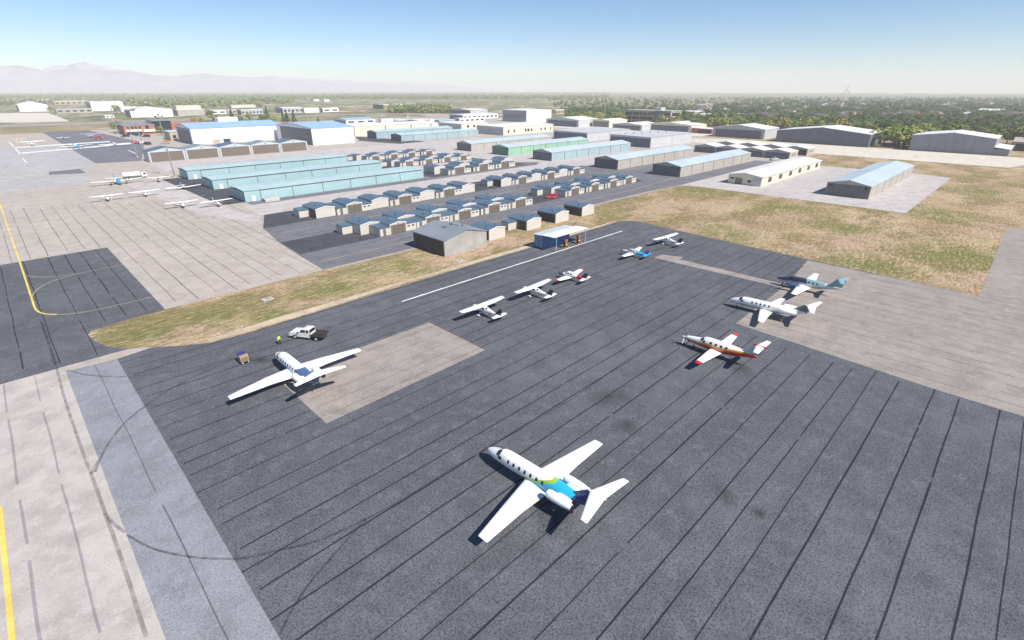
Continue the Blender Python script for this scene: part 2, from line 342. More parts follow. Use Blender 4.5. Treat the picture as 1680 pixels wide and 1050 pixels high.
# hangar court asphalt
sheet("hangar_road", [(49.8, 115.4), (195, 114.9), (213, 114.2), (219.5, 112.9), (338, 113), (338, 123.9), (244, 123.9), (243, 161), (243, 186.3), (62.8, 186.3), (55.2, 167.2), (52, 147), (50.8, 132)], Z2, [M_ASPH2, M_SEAM],
    extra=seams_u([118.5, 125, 128.6, 150.3, 153.6, 161, 164], 52, 240, Z2 + .006, 1, .12, .25, rs=31))
sheet("hangar_road", [(55, 166.9), (215, 166.9), (215, 186), (62.6, 186)], Z3, [M_ASPH3, M_SEAM], extra=seams_u([170, 174, 178, 182], 58, 215, Z3 + .006, 1, .12, .2, rs=32))
sheet("hangar_road", [(51.4, 131.6), (220, 131.6), (226, 140), (226, 147), (52.2, 147)], Z3, [M_ASPH3, M_SEAM], extra=seams_u([135, 139, 143], 54, 222, Z3 + .006, 1, .12, .2, rs=33))
sheet("hangar_road", [(243, 140), (330, 140), (330, 161.2), (243, 161.2)], Z2, M_ASPH2)
sheet("hangar_road", [(66, 206.4), (226, 206.4), (236, 213), (222, 228), (160, 228), (150.8, 213.6), (66, 213.6)], Z3, M_ASPH2)
sheet("hangar_road", [(155, 211.6), (224, 211.6), (222, 228), (155, 228)], Z4, M_ASPH3)
sheet("hangar_road", [(151, 252.5), (222, 252.5), (218, 275), (151, 275)], Z3, M_ASPH3)
sheet("hangar_road", [(151, 290), (222, 290), (218, 310), (151, 310)], Z3, M_ASPH3)
sheet("hangar_road", [(57.2, 220), (60, 213.9), (150, 213.8), (150, 302), (57, 300)], Z3, M_ASPH3)
sheet("hangar_road", [G(583, 224), G(700, 232), G(655, 236), G(590, 231)], Z3, M_ASPH3)
# far left parking area, runway and field bands (far away: plain sheets)
def pxs(l): return [G(*p) for p in l]
sheet("parking_apron", pxs([(0, 247), (150, 232), (245, 231), (158, 268), (132, 283), (152, 297), (148, 300), (0, 318), (-60, 320), (-60, 250)]), Z2, M_RAMP)
sheet("parking_apron", pxs([(68, 216.5), (143, 213.5), (237, 234.5), (232, 264), (157, 268), (100, 235)]), Z3, M_ASPH2)
sheet("parking_apron", pxs([(80, 282), (131, 277), (141, 284), (81, 287)]), Z3, M_ASPH2)
sheet("pale_pad", pxs([(-80, 186), (79, 185.2), (115, 199), (-80, 203)]), Z2, M_CREAM)
sheet("runway", pxs([(-80, 212), (140, 204.5), (240, 200), (330, 197), (560, 189), (900, 184), (900, 182.6), (560, 187), (240, 197), (-80, 207)]), Z2, M_GREYCONC)
for z_, pts in ((Z4, [(22, 241.5), (180, 231.5), (181, 233), (24, 243)]), (Z4, [(33, 250.5), (215, 234.5), (216, 236.3), (36, 252.3)]), (Z4, [(14, 233), (32, 253), (34, 252.4), (16, 232.6)]), (Z4, [(36, 260), (43, 267.5), (44.6, 267), (37.8, 259.6)]), (Z4, [(210, 247), (224, 253), (225, 252.4), (211, 246.4)])):
    sheet("painted_line", pxs(pts), z_, M_WHT)
# painted lines and rubber marks
LZ = [0]
def line(name, pts, wd, mat, z=Z4): LZ[0] += 1; z += LZ[0] * .0005; mb = MB(); strip(mb, pts, wd, z, 0); return tag(mb.build(name, mat), kind="structure")
def smooth_pts(pts, n=10):
    out = []; P = [Vector(p) for p in pts]
    for i in range(len(P) - 1):
        p0, p1, p2, p3 = P[max(i - 1, 0)], P[i], P[i + 1], P[min(i + 2, len(P) - 1)]
        for k in range(n):
            t = k / n
            out.append(.5 * ((2 * p1) + (p2 - p0) * t + (2 * p0 - 5 * p1 + 4 * p2 - p3) * t * t + (3 * p1 - p0 - 3 * p2 + p3) * t ** 3))
    return out + [P[-1]]
line("painted_line", [(52, 84.5), (82, 84.6), (112, 84.7), (133, 84.8)], 0.42, M_WHT)
line("taxi_line", smooth_pts([(-2.2, 304), (-2.2, 240), (-2.2, 180), (-2.3, 140), (-2.3, 134), (-2.0, 131), (-1.2, 128.6), (0.4, 126.6)]), 0.34, M_YEL)
line("taxi_line", smooth_pts([(0.4, 126.6), (2.7, 124.8), (6.5, 124.0), (16, 124.1)]), 0.2, M_YELF)
line("taxi_line", smooth_pts([(-2.2, 161.3), (-0.3, 157.9), (2.8, 155.2), (7.2, 154.1), (16, 154.4)]), 0.2, M_YELF)
line("taxi_line", smooth_pts([(-2.2, 142), (-1, 147), (2, 151.5), (7, 154)]), 0.2, M_YELF)
line("taxi_line", [(-10, 0), (-10, 66.5)], 0.42, M_YEL)
for k in range(5): line("taxi_line", [(-11.4, 45 + k * 1.1), (-10.75, 45 + k * 1.1)], 0.5, M_YEL)
line("taxi_line", [(52, 121.8), (120, 121.9), (200, 121.8), (243, 126)], 0.25, M_YELF)
line("taxi_line", [(54, 157.3), (130, 157.2), (225, 157.3), (330, 158)], 0.25, M_YELF)
line("taxi_line", [(225, 186), (228, 150), (232, 116)], 0.25, M_YELF)
line("taxi_line", [(262, 34.5), (330, 34.5)], 0.22, M_YELF)
for y0 in (232.5, 241, 291): line("taxi_line", smooth_pts([(-40, y0 + 6), (0, y0), (25, y0 - 1), (60, y0)]), 0.25, M_YELF)
def px_line(name, l, wd, mat, z=Z4 + .004): return line(name, smooth_pts([G(*p) for p in l]), wd, mat, z)
px_line("tyre_mark", [(156, 775), (163, 757), (177, 730), (204, 695), (238, 667), (262, 650), (300, 628), (350, 604), (400, 582)], 0.28, M_TYRE)
px_line("tyre_mark", [(110, 607), (135, 614), (172, 618), (210, 618), (260, 613), (330, 601), (380, 587)], 0.22, M_TYRE)
px_line("tyre_mark", [(208, 878), (250, 900), (300, 912), (350, 917), (400, 916), (450, 905), (520, 888), (580, 862), (650, 826), (700, 795)], 0.24, M_TYRE)
px_line("tyre_mark", [(460, 1040), (480, 1000), (510, 955), (540, 920), (575, 880), (600, 852)], 0.24, M_TYRE)
px_line("tyre_mark", [(700, 796), (740, 770), (790, 742), (830, 718), (880, 690), (960, 640), (1030, 590), (1100, 547)], 0.22, M_TYRE)
px_line("tyre_mark", [(68, 528), (80, 563), (92, 601)], 0.4, M_TYRE)
px_line("tyre_mark", [(78, 551), (100, 536), (130, 522), (150, 514)], 0.2, M_TYRE)
px_line("tyre_mark", [(93, 603), (105, 650), (122, 702), (138, 748), (150, 778), (172, 840), (195, 905), (215, 965), (240, 1045)], 0.33, M_TYREP)
px_line("tyre_mark", [(150, 778), (152, 772), (157, 762), (161, 755)], 0.3, M_TYREP)
px_line("tyre_mark", [(172, 843), (185, 858), (205, 874)], 0.3, M_TYREP)
# bare-soil verge along the apron, concrete pads in the grass
line("dirt_verge", [(18, 93.2), (30, 93.4), (60, 94.0), (90, 93.8), (120, 93.4), (142, 93.5)], lambda i: (1.6, 2.4, 1.2, 2.2, 1.2, .8)[i], M_SOIL, 0.009)
line("dirt_verge", [(52, 114.6), (75, 114.0), (120, 114.0), (200, 113.8)], .5, M_PALE, 0.016)
for p in ((439, 491), (755, 429)):
    c = G(*p); mb = MB(); mb.box(c[0] - 1.1, c[1] - .9, 0.0, c[0] + 1.1, c[1] + .9, .12); mb.cyl((c[0], c[1], .12), (c[0], c[1], .2), .35, n=14, m=1)
    tag(mb.build("drain_cover", [M_PALE, M_STEEL]), "concrete drain slab in the dry grass " + ("above the parked pickup" if p[0] < 500 else "in front of the dark-sided hangar"), "drain cover", "concrete drain slabs in the grass")
M_STAIN = soft("oil_stain", (0.012, 0.012, 0.012), .42, .9, True)
for x, y, r_, e in ((1000, 652, 2.6, 1.5), (1190, 812, 1.3, 1.6), (1245, 842, .9, 1.5), (1030, 700, 2.0, 1.2), (1215, 605, 2.2, 1.6), (430, 590, 1.8, 1.7), (905, 850, 2.4, 1.3)):
    c = G(x, y); mb = MB(); mb.add([(math.cos(a) * 1.0, math.sin(a) * 1.0, 0) for a in np.linspace(0, 6.283, 28, endpoint=False)], [tuple(range(28))]); o = mb.build("oil_stain", M_STAIN); LZ[0] += 1
    o.location = (c[0], c[1], Z4 + .004 + LZ[0] * .0005); o.scale = (r_ * e, r_, 1); o.rotation_euler.z = R((x * 7) % 180); tag(o, kind="structure")
#PART2
# ------------------------------------------------------------------ buildings
def cladding(name, c, ribs=0.35, rib=1.1, rough=0.55, dirt=0.07): return paint(name, c, rough, 0.0, dirt, 0.12, ribs, rib)
M_CRM = cladding("cream_cladding", (0.55, 0.515, 0.455), 0.12, 0.6); M_BRN = cladding("brown_door_sheet", (0.155, 0.128, 0.10), 0.4, 0.9)
M_BROOF = cladding("blue_grey_roof", (0.085, 0.135, 0.19), 0.1, 0.8, 0.5, 0.1); M_TEAL = cladding("pale_teal_cladding", (0.315, 0.465, 0.48), 0.06, 0.9)
M_TROOF = cladding("pale_teal_roof", (0.38, 0.51, 0.52), 0.1, 0.9); M_LROOF = cladding("pale_blue_roof", (0.43, 0.505, 0.545), 0.1, 0.8)
M_SKYROOF = cladding("sky_blue_roof", (0.28, 0.44, 0.64), 0.1, 0.8); M_WCLAD = cladding("white_cladding", (0.80, 0.80, 0.80), 0.1, 1.2)
M_WROOF = cladding("white_roof", (0.70, 0.69, 0.67), 0.08, 1.2); M_GREEN = cladding("pale_green_cladding", (0.26, 0.45, 0.31), 0.2, 1.2)
M_BGREY = cladding("pale_blue_grey_cladding", (0.31, 0.40, 0.425), 0.2, 1.2); M_BEIGE = cladding("beige_cladding", (0.42, 0.39, 0.34), 0.35, 1.2)
M_GCLAD = cladding("light_grey_cladding", (0.47, 0.48, 0.49), 0.3, 1.2); M_DCLAD = cladding("slate_grey_cladding", (0.125, 0.138, 0.168), 0.35, 1.4)
M_ZINC = cladding("zinc_sheet_roof", (0.22, 0.25, 0.28), 0.1, 0.8, 0.45, 0.12); M_STUC = cladding("cream_wall", (0.66, 0.61, 0.48), 0.0)
M_PLAST = paint("grey_weathered_render", (0.36, 0.345, 0.32), 0.9, dirt=0.16, scale=0.25); M_BLACKISH = cladding("black_brown_door_and_shade_sheet", (0.05, 0.048, 0.046), 0.35, 1.2)  # black sheet serves doors and the painted shade on small hangars' left sides
M_BRICK = paint("red_brick", (0.40, 0.145, 0.085), 0.9, dirt=0.12, scale=0.5); M_TAN = paint("tan_masonry", (0.45, 0.37, 0.27), 0.9, dirt=0.1, scale=0.4)
M_HROOF = paint("brown_shingle_roof", (0.16, 0.115, 0.10), 0.95, dirt=0.15, scale=0.4); M_TRIM = paint("white_trim", (0.72, 0.71, 0.68), 0.5, dirt=0.05)
M_OLIVE = cladding("olive_grey_door", (0.20, 0.19, 0.15), 0.35, 1.4); M_MGREY = cladding("mid_grey_cladding", (0.25, 0.265, 0.29), 0.3, 1.4)

M_SHADEB = cladding("shade_toned_ribbed_end", (0.15, 0.148, 0.145), 0.6, 0.9); M_SHADEG = cladding("shade_toned_green_end", (0.085, 0.19, 0.125), 0.35, 1.4)  # end-wall colours darkened to carry the shade of the sunless ends
def shell(root, Lx, Ly, h, hr, ridge, wall, roof, ov=0.25, t=0.14, x0=0, y0=0, rname='roof', wname='wall', mats2=None):
    """walls with gable ends and a two-pitch (or flat) roof; near corner at x0,y0"""
    wb, rb = MB(), MB()
    if ridge == 'x':
        m_ = Ly / 2; wb.prism_x([(y0, 0), (y0 + Ly, 0), (y0 + Ly, h), (y0 + m_, hr), (y0, h)], x0, x0 + Lx)
        sl = (hr - h) / m_
        rb.prism_x([(y0 - ov, h - sl * ov + .02), (y0 + m_, hr + .02), (y0 + Ly + ov, h - sl * ov + .02), (y0 + Ly + ov, h - sl * ov + .02 + t), (y0 + m_, hr + .02 + t), (y0 - ov, h - sl * ov + .02 + t)], x0 - ov, x0 + Lx + ov)
    elif ridge == 'y':
        m_ = Lx / 2; wb.prism_y([(x0, 0), (x0 + Lx, 0), (x0 + Lx, h), (x0 + m_, hr), (x0, h)], y0, y0 + Ly)
        sl = (hr - h) / m_
        rb.prism_y([(x0 - ov, h - sl * ov + .02), (x0 + m_, hr + .02), (x0 + Lx + ov, h - sl * ov + .02), (x0 + Lx + ov, h - sl * ov + .02 + t), (x0 + m_, hr + .02 + t), (x0 - ov, h - sl * ov + .02 + t)], y0 - ov, y0 + Ly + ov)
    else:                                                            # single pitch falling towards -y by (hr-h)
        wb.prism_x([(y0, 0), (y0 + Ly, 0), (y0 + Ly, hr), (y0, h)], x0, x0 + Lx)
        rb.prism_x([(y0 - ov, h + .02), (y0 + Ly + ov, hr + .02), (y0 + Ly + ov, hr + .02 + t), (y0 - ov, h + .02 + t)], x0 - ov, x0 + Lx + ov)
    a = wb.build(wname, wall, root); b = rb.build(rname, roof, root)
    return a, b
def panel(root, name, mat, x0, x1, z0, z1, y=0.0, d=0.06, groove=None, gm=None):
    """flat leaf on a -y face, standing d proud"""
    mb = MB(); mb.box(x0, y - d, z0, x1, y - .004, z1)
    if groove:
        for g in groove: mb.box(g - .05, y - d - .02, z0 + .05, g + .05, y - d - .002, z1 - .05, 1)
    return mb.build(name, [mat, gm or M_LINE], root)
def panel_x(root, name, mat, y0, y1, z0, z1, x=0.0, d=0.06, groove=None, gm=None):
    """flat leaf on a -x face"""
    mb = MB(); mb.box(x - d, y0, z0, x - .004, y1, z1)
    if groove:
        for g in groove: mb.box(x - d - .02, g - .06, z0 + .05, x - d - .002, g + .06, z1 - .05, 1)
    return mb.build(name, [mat, gm or M_LINE], root)

# --- rows of small nested hangars
ORD = ['first', 'second', 'third', 'fourth', 'fifth', 'sixth', 'seventh', 'eighth', 'ninth', 'tenth', 'eleventh', 'twelfth']
def vents(root, x0, y0, wd, dp, h, hr, n=3):
    for k in range(n):
        fx, fy = ((.22, .35), (.72, .3), (.55, .7), (.3, .75))[k]
        sl = (hr - h) * (1 - abs(fx - .5) * 2)
        mb = MB(); cx, cy, cz = x0 + wd * fx, y0 + dp * fy, h + sl
        mb.cyl((cx, cy, cz), (cx, cy, cz + .42), .13, n=7); mb.cyl((cx, cy, cz + .42), (cx, cy, cz + .52), .2, .05, n=7)
        mb.build("roof_vent", M_DARK, root)
def annex(root, x0, wd, dp, kind, y0=0.0, h=2.35):
    a = MB(); a.box(x0 + .01, y0 + .05, 0, x0 + wd - .01, y0 + dp, h); a = a.build("annex", M_CRM, root)
    r = MB(); r.prism_x([(y0 - .15, h + .02), (y0 + dp, h + .3), (y0 + dp, h + .42), (y0 - .15, h + .14)], x0 - .02, x0 + wd + .02); r.build("annex_roof", M_BROOF, a)
    if kind == 'door':
        d = MB(); d.box(x0 + wd * .36, y0, .03, x0 + wd * .60, y0 + .046, 2.1); d.build("annex_door", M_BRN, a)
        d = MB(); d.box(x0 + .05, y0, .0, x0 + .22, y0 + .046, 2.3); d.build("downpipe", M_DARK, a)
    elif kind == 'win':
        for q in (.22, .68):
            d = MB(); d.box(x0 + wd * q - .42, y0, 1.35, x0 + wd * q + .42, y0 + .046, 1.75); d.build("window", M_GLASS, a)
    return a
def unit(u, v, wd, dp, kind, label, group, h=3.0, hr=3.5, left=None, right=None, lw=3.7, rw=3.6, ldv=0, open_left=True):
    t = thing("hangar_unit", label, "hangar", (u, v, 0), 0, group)
    shell(t, wd, dp, h, hr, 'y', M_CRM, M_BROOF, .07, .12)
    fa = MB(); fa.prism_y([(-.07, h - .16), (wd / 2, hr - .14), (wd + .07, h - .16), (wd + .07, h + .1), (wd / 2, hr + .13), (-.07, h + .1)], -.12, -.075); fa.build("gable_trim", M_TRIM, t)
    if kind == 'door':
        panel(t, "door", M_BRN, .35, wd - .35, .05, h - .25, groove=[wd * .26, wd * .5, wd * .74])
        j = MB(); j.box(wd / 2 - .14, -.12, h + .0, wd / 2 + .14, -.004, h + .24); j.build("lamp", M_DARK, t)
    if left: annex(t, -lw, lw, dp - ldv - .6, left, ldv)
    if right: annex(t, wd, rw, dp - .6, right)
    vents(t, 0, 0, wd, dp, h, hr)
    return t
def lab(kind, n, row):
    return {'blank': f"blank-gabled pale hangar block, {ORD[n]} such from the left, {row}", 'door': f"brown-doored pale hangar block, {ORD[n]} such from the left, {row}"}[kind]
GR_T = "nested hangar blocks standing in rows"
# row that shows alternating blank gables and doors (third row from the dark apron)
for s, (u0, n) in enumerate(((73.1, 7), (160.2, 6))):
    u = u0; rowtxt = "flush row's left half" if s == 0 else "flush row's right half"
    for k in range(n):
        wd = (7.0 if k % 2 == 0 else 6.2) - (0.35 if s else 0)
        if k % 2 == 0:
            t = unit(u, 167.6, wd, 10.2, 'blank', lab('blank', k // 2, rowtxt), GR_T, 3.1, 3.75, left='plain' if k == 0 else None, lw=3.6, ldv=5.2)
            if k == 0: panel_x(t, "side_shade_panel", M_BLACKISH, .25, 5.0, .05, 2.9)  # near-black sheet paints the shade on the left side, no door there
            u += wd + 4.1 * (1 if s == 0 else .93)
        else:
            unit(u, 167.1, wd, 10.6, 'door', lab('door', k // 2, rowtxt), GR_T, 3.15, 3.75, left='door', right='win', lw=3.9, rw=3.9)
            u += wd + 4.15 * (1 if s == 0 else .93)
def double_row(v0, doors, wd, first, blanks, rowtxt, h=3.0, lw=3.7, rw=3.6, dv=5.7, dp=8.9, firstw=6.6):
    for k, u in enumerate(doors):
        unit(u, v0, wd, dp, 'door', lab('door', k, rowtxt), GR_T, h, h + .52, left='door', right='win', lw=lw, rw=rw)
    for k, u in enumerate(blanks):
        unit(u, v0 + dv, firstw, dp, 'blank', lab('blank', k, rowtxt), GR_T, h, h + .52, left='plain' if u in first else None, lw=3.6, ldv=4.4)
double_row(131.9, [79.5, 92.7, 106, 119.7, 133.2], 5.9, [72.8], [72.8, 85.9, 99.2, 112.5, 126.2], "double row behind the dark-sided hangar")
double_row(132.0, [166, 179.9, 193.6, 206], 5.6, [160.2], [160.2, 172.6, 186.4, 200], "double row beyond the red car", rw=3.5)
double_row(211.9, [169.2, 186.2, 202.6], 6.9, [], [161.2, 178, 194.8, 211], "row beside the nearest teal hangar", 3.5, 4.3, 4.4, 6.6, 9.5, 7.2)
double_row(254.0, [167.4, 181.3, 195.0, 207.8], 5.5, [161.7], [161.7, 174.5, 188.3, 202], "row beside the middle teal hangar", 2.95)
double_row(292.4, [168.5, 182.1, 195.5, 209.5], 5.6, [161.2], [161.2, 175.3, 189, 202.8], "row beside the farthest teal hangar", 2.6)
for k, (u, wd) in enumerate(((96.1, 6.5), (112, 6.6), (125.7, 6.7), (139.7, 6.8))):
    t = unit(u, 105.8, wd, 8.2, 'blank', f"plain pale hangar on the dry grass, {ORD[k]} to the right of the dark-sided one", "blank hangars along the grass strip", 3.0, 3.6,
             left='plain' if k == 1 else None, lw=3.8, ldv=4.3)
    if k in (1, 2): annex(t, wd, 3.9, 3.5, 'plain', 4.2)
    panel_x(t, "side_shade_panel", M_BLACKISH, .25, 4.0 if k == 1 else 7.9, .05, 2.8)  # added black sheet: shade of the sunless left face put into colour
# --- the big dark-sided hangar at the grass
t = thing("dark_sided_hangar", "wide grey-roofed hangar with a black side, on the dry grass above the apron", "hangar", (77.2, 102.4, 0))
shell(t, 14.9, 13.9, 4.3, 6.0, 'y', M_PLAST, M_ZINC, .25, .16)
panel_x(t, "door", M_BLACKISH, .3, 13.6, .05, 4.0, groove=[1.9 * k for k in range(1, 7)])
for q, y_ in ((9.2, 6.1), (9.4, 8.7), (7.9, 7.0), (5.6, 7.0)):
    s_ = MB(); z_ = 6.0 - abs(q - 7.45) * (1.7 / 7.45) + .17
    s_.box(q - .22, y_ - .8, z_, q + .22, y_ + .8, z_ + .1); s_.build("skylight", M_DARK, t)
s_ = MB(); s_.cyl((10.6, 5.2, 5.2), (10.6, 5.2, 6.3), .12, n=8); s_.build("roof_vent", M_DARK, t)

# --- teal hangar rows at the left
for k, (v, h) in enumerate(((213.6, 4.2), (251.9, 4.1), (290.0, 4.2))):
    wh = ("nearest", "middle", "farthest")[k]
    t = thing("long_teal_hangar", f"{wh} of the three long pale-teal hangars beside the parked high-wing planes", "hangar", (66.1, v, 0), 0, "long pale teal hangars")
    shell(t, 84.7, 14.4, h, h + .4, 'x', M_TEAL, M_TROOF, .3, .16)
    n = 6; x = 6.0; bw = 13.0
    for i in range(n):
        panel(t, "door", M_TEAL, x + .12, x + bw - .12, .05, h - .35, groove=[x + bw * .5], gm=M_TEAL)
        f_ = MB(); f_.box(x - .1, -.16, 0, x + .1, -.004, h - .12); f_.build("door_post", M_BRN, t); x += bw
    f_ = MB(); f_.box(6.0, -.2, h - .34, 84.2, -.004, h - .16); f_.build("door_track", M_BRN, t)
    panel(t, "side_door", M_TRIM, 2.6, 3.9, .05, 2.2)
    b_ = MB()
    for q in range(9): b_.box(-.42, .6 + q * 1.55, h - .2, -.31, 1.5 + q * 1.55, h + .12)
    b_.build("eave_bracket", M_DARK, t)
t = MB(); t.prism_x([(-1.6, 0), (2.1, 0), (2.1, .9), (.2, 1.25), (-1.6, .9)], 0, 5.6); t = t.build("storage_shelter", M_PALE)
t.location = (71.5, 209.6, 0); tag(t, "low pale shelter box in front of the nearest teal hangar's white door", "shelter")

# --- five brown-door hangars in one block
for k in range(5):
    t = thing("brown_door_hangar", f"blue-roofed hangar with one wide brown door, {ORD[k]} from left of the joined five", "hangar", (68.4 + k * 19.75, 378.4, 0), 0, "brown-door hangars in a block")
    shell(t, 19.55, 13.6, 6.0, 7.9, 'y', M_GCLAD, M_ZINC if k % 2 else M_BROOF, .1, .2)
    panel(t, "door", M_BRN, 1.1, 18.5, .1, 5.6, groove=[1.1 + 17.4 * q / 5 for q in range(1, 5)], gm=M_BRN)
    for x in (.35, 18.75): panel(t, "door_post", M_GCLAD, x, x + .6, .0, 5.9, d=.3)
    panel(t, "gable_panel", M_LROOF, 1.0, 18.6, 5.62, 6.3, d=.1)
    j = MB(); j.box(9.5, -.3, 6.35, 10.1, -.02, 6.75); j.build("lamp", M_DARK, t)

# --- white hangar pair with the blue roof
t = thing("white_hangar", "huge white hangar with a sky-blue roof and slate door end, left of the pair", "hangar", (119.2, 480.1, 0), 0, "white hangars with blue roofs")
shell(t, 71.0, 41.8, 11.9, 15.0, 'x', M_WCLAD, M_SKYROOF, .4, .3)
panel_x(t, "door", M_DCLAD, 2.5, 39, .1, 10.6, groove=[2.5 + 36.5 * q / 6 for q in range(1, 6)])
for q in range(1, 9): panel(t, "wall_joint", M_GCLAD, q * 7.9 - .15, q * 7.9 + .15, .3, 11.5, d=.05)
for x in (14.5, 22.5): panel(t, "loading_door", M_TAN if x < 20 else M_DARK, x, x + 5.5, 0, 3.2, d=.08)
panel_x(t, "end_wall", M_DCLAD, .1, 41.6, 10.9, 11.7)
t = thing("white_hangar", "tall white hangar whose broad slate-grey door faces left, right of the pair", "hangar", (184.7, 407.3, 0), 0, "white hangars with blue roofs")
shell(t, 36.1, 68.0, 12.4, 15.2, 'x', M_WCLAD, M_SKYROOF, .4, .3)
panel_x(t, "door", M_DCLAD, 1.0, 60, .1, 12.0, groove=[1 + 59 * q / 10 for q in range(1, 10)])
for q in range(1, 4): panel(t, "wall_joint", M_GCLAD, q * 9 - .15, q * 9 + .15, .3, 11.9, d=.05)
t = MB(); t.box(0, 0, 0, 16, 9, 4.6); t.box(-.2, -.2, 4.62, 16.2, 9.2, 5.0)
o = t.build("roof_house", M_WCLAD); o.location = (150.5, 512, 13.0); o.parent = None
tag(o, "white flat plant room standing on the blue roof of the huge white hangar", "plant room")

# --- long hangars on the regular grid, seven bays each
def long_hangar(label, u, v, wall, roof, L=87.0, W=15.6, h=5.0, hr=6.6, end=None, bays=7, name="long_hangar", group="long hangars in the middle of the field"):
    t = thing(name, label, "hangar", (u, v, 0), 0, group)
    shell(t, L, W, h, hr, 'x', wall, roof, .3, .16)
    bw = L / bays; 
    for i in range(bays):
        panel(t, "door", wall, i * bw + .25, (i + 1) * bw - .25, .08, h - .45, groove=[i * bw + bw * q for q in (.25, .5, .75)], gm=M_MGREY)
        f_ = MB(); f_.box(i * bw + (.02 if i == 0 else -.1), -.11, 0, i * bw + .14, -.004, h - .3); f_.build("door_post", M_DARK, t)
    if end: panel_x(t, "end_wall", end, .15, W - .15, .1, h - .1)  # darker sheet over the end wall, its shade painted in
    for y_ in (1.0, W - 2.0):
        f_ = MB(); f_.box(-.22, y_, h - 1.3, -.07, y_ + 1.0, h - .7); f_.build("louvre", M_DARK, t)
    return t
long_hangar("long pale-teal hangar in front of the long cream building, nearer of the two", 252.1, 385.8, M_BGREY, M_TROOF, 87, 15.6, 4.9, 6.2, M_DCLAD)
long_hangar("long pale-teal hangar directly below the long cream building, farther of the two", 251, 423.4, M_BGREY, M_TROOF, 87, 15.6, 5.6, 6.9, M_DCLAD)
long_hangar("long light-grey hangar behind the green one, a small plane at its dark end", 244.8, 286.9, M_BEIGE, M_LROOF, end=M_SHADEB)
long_hangar("long pale-green hangar, the only green building", 245.3, 249.6, M_GREEN, M_LROOF, h=5.2, end=M_SHADEG)
long_hangar("long pale-blue hangar in front of the green one", 244.6, 211, M_BGREY, M_LROOF, end=M_DCLAD)
long_hangar("long beige hangar with pale blue roof, between the pale-blue one and the road crossing", 242.8, 161.6, M_BEIGE, M_LROOF, end=M_SHADEB)
long_hangar("long beige hangar with ribbed dark end by the road crossing, nearest the cream one", 242.8, 124.4, M_BEIGE, M_LROOF, end=M_SHADEB)
long_hangar("long beige hangar standing alone on the pale pad, nearest the right-hand grass", 244.2, 43.3, M_BEIGE, M_LROOF, end=M_SHADEB)
t = thing("cream_hangar", "low cream building with six dark windows along its side and a white roof", "hangar", (243.8, 85.0, 0))
shell(t, 84.8, 15.2, 4.1, 5.3, 'x', M_STUC, M_WROOF, .5, .15)
for q in range(6):
    x = 8 + q * 13.6; f_ = panel(t, "window", M_GLASS, x, x + 4.2, 1.25, 3.2, d=.05); g_ = MB(); g_.box(x - .15, -.09, 1.05, x + 4.35, -.052, 1.24); g_.box(x + 2.0, -.09, 1.26, x + 2.2, -.052, 3.2); g_.build("frame", M_DARK, f_)
    panel(t, "wall_joint", M_BEIGE, x + 8.4, x + 8.6, .1, 3.9, d=.04)
panel_x(t, "door", M_OLIVE, 8.6, 11.8, .05, 2.9); panel_x(t, "window", M_GLASS, 4.6, 6.2, 1.3, 2.3); panel_x(t, "end_wall", M_GCLAD, .4, 3.9, 1.9, 3.6); panel_x(t, "window", M_GLASS, 12.4, 14.3, 2.1, 2.8)

# --- grey boxes, cream offices and the other large hangars behind
def big(name, label, u, v, L, W, h, hr, ridge, wall, roof, door=None, n=6, group=None, dm=None, ov=.3, side=None, lo=.06):
    t = thing(name, label, "hangar", (u, v, 0), 0, group)
    shell(t, L, W, h, hr, ridge, wall, roof, ov, .25)
    if door: panel_x(t, "door", door, W * lo, W * (1 - lo), .1, h * .86, groove=[W * lo + W * (1 - 2 * lo) * q / n for q in range(1, n)], d=.12)
    if side:
        for q in range(1, side): panel(t, "wall_joint", M_MGREY, L * q / side - .1, L * q / side + .1, .2, h - .3, d=.05)
    return t
GB = "large hangars along the back"
t = big("grey_box_hangar", "flat-topped light-grey box hangar behind the green and pale-blue hangars", 365, 275.6, 65, 37.6, 6.6, 7.0, 'f', M_GCLAD, M_GCLAD, M_DCLAD, 4, side=4, lo=.02)
t = big("grey_box_hangar", "flat-topped light-grey box hangar with a row of roof vents, nearest the white small hangars", 355.3, 208.8, 64, 36.9, 7.4, 7.8, 'f', M_GCLAD, M_GCLAD, M_DCLAD, 3, side=4, lo=.02)
for k in range(7):
    q = MB(); q.cyl((8 + k * 8, 28 - k * 2.6, 7.6), (8 + k * 8, 28 - k * 2.6, 9.0), .35, n=8); q.cyl((8 + k * 8, 28 - k * 2.6, 9.0), (8 + k * 8, 28 - k * 2.6, 9.3), .6, .15, n=8); q.build("roof_vent", M_STEEL, t)
def offices(name, label, u, v, L, W, h, wall, wins, end=None, roof=None, cat="building", wz=(2.2, 4.6)):
    t = thing(name, label, cat, (u, v, 0)); shell(t, L, W, h, h + .35, 'f', wall, roof or M_WROOF, .3, .3)
    for x, ww in wins: panel(t, "window", M_GLASS, x, x + ww, wz[0], wz[1], d=.07)
    if end: panel_x(t, "end_wall", end, .5, W - .5, .1, h - .8, groove=[W * q / 6 for q in range(1, 6)])
    return t
offices("cream_offices", "long cream building with square dark windows, behind the light-grey hangar", 356.4, 369.2, 72.6, 38.7, 7.3, M_STUC, [(6, 2.2), (14, 2.2), (30, 2.2), (33.5, 3), (38.5, 2.2), (53, 2), (59, 2), (68, 1.6)], M_GCLAD)
offices("cream_offices", "cream block with two dark windows left of the long windowed cream building", 373.7, 452.8, 40, 40, 6.0, M_STUC, [(8, 3), (17, 3)], M_GCLAD)
offices("cream_offices", "low cream wall-like building right of the white hangar pair", 251, 461.2, 98, 30, 8.4, M_STUC, [(33, .9), (63, .9), (88, .9)], None, wz=(3, 7.8))
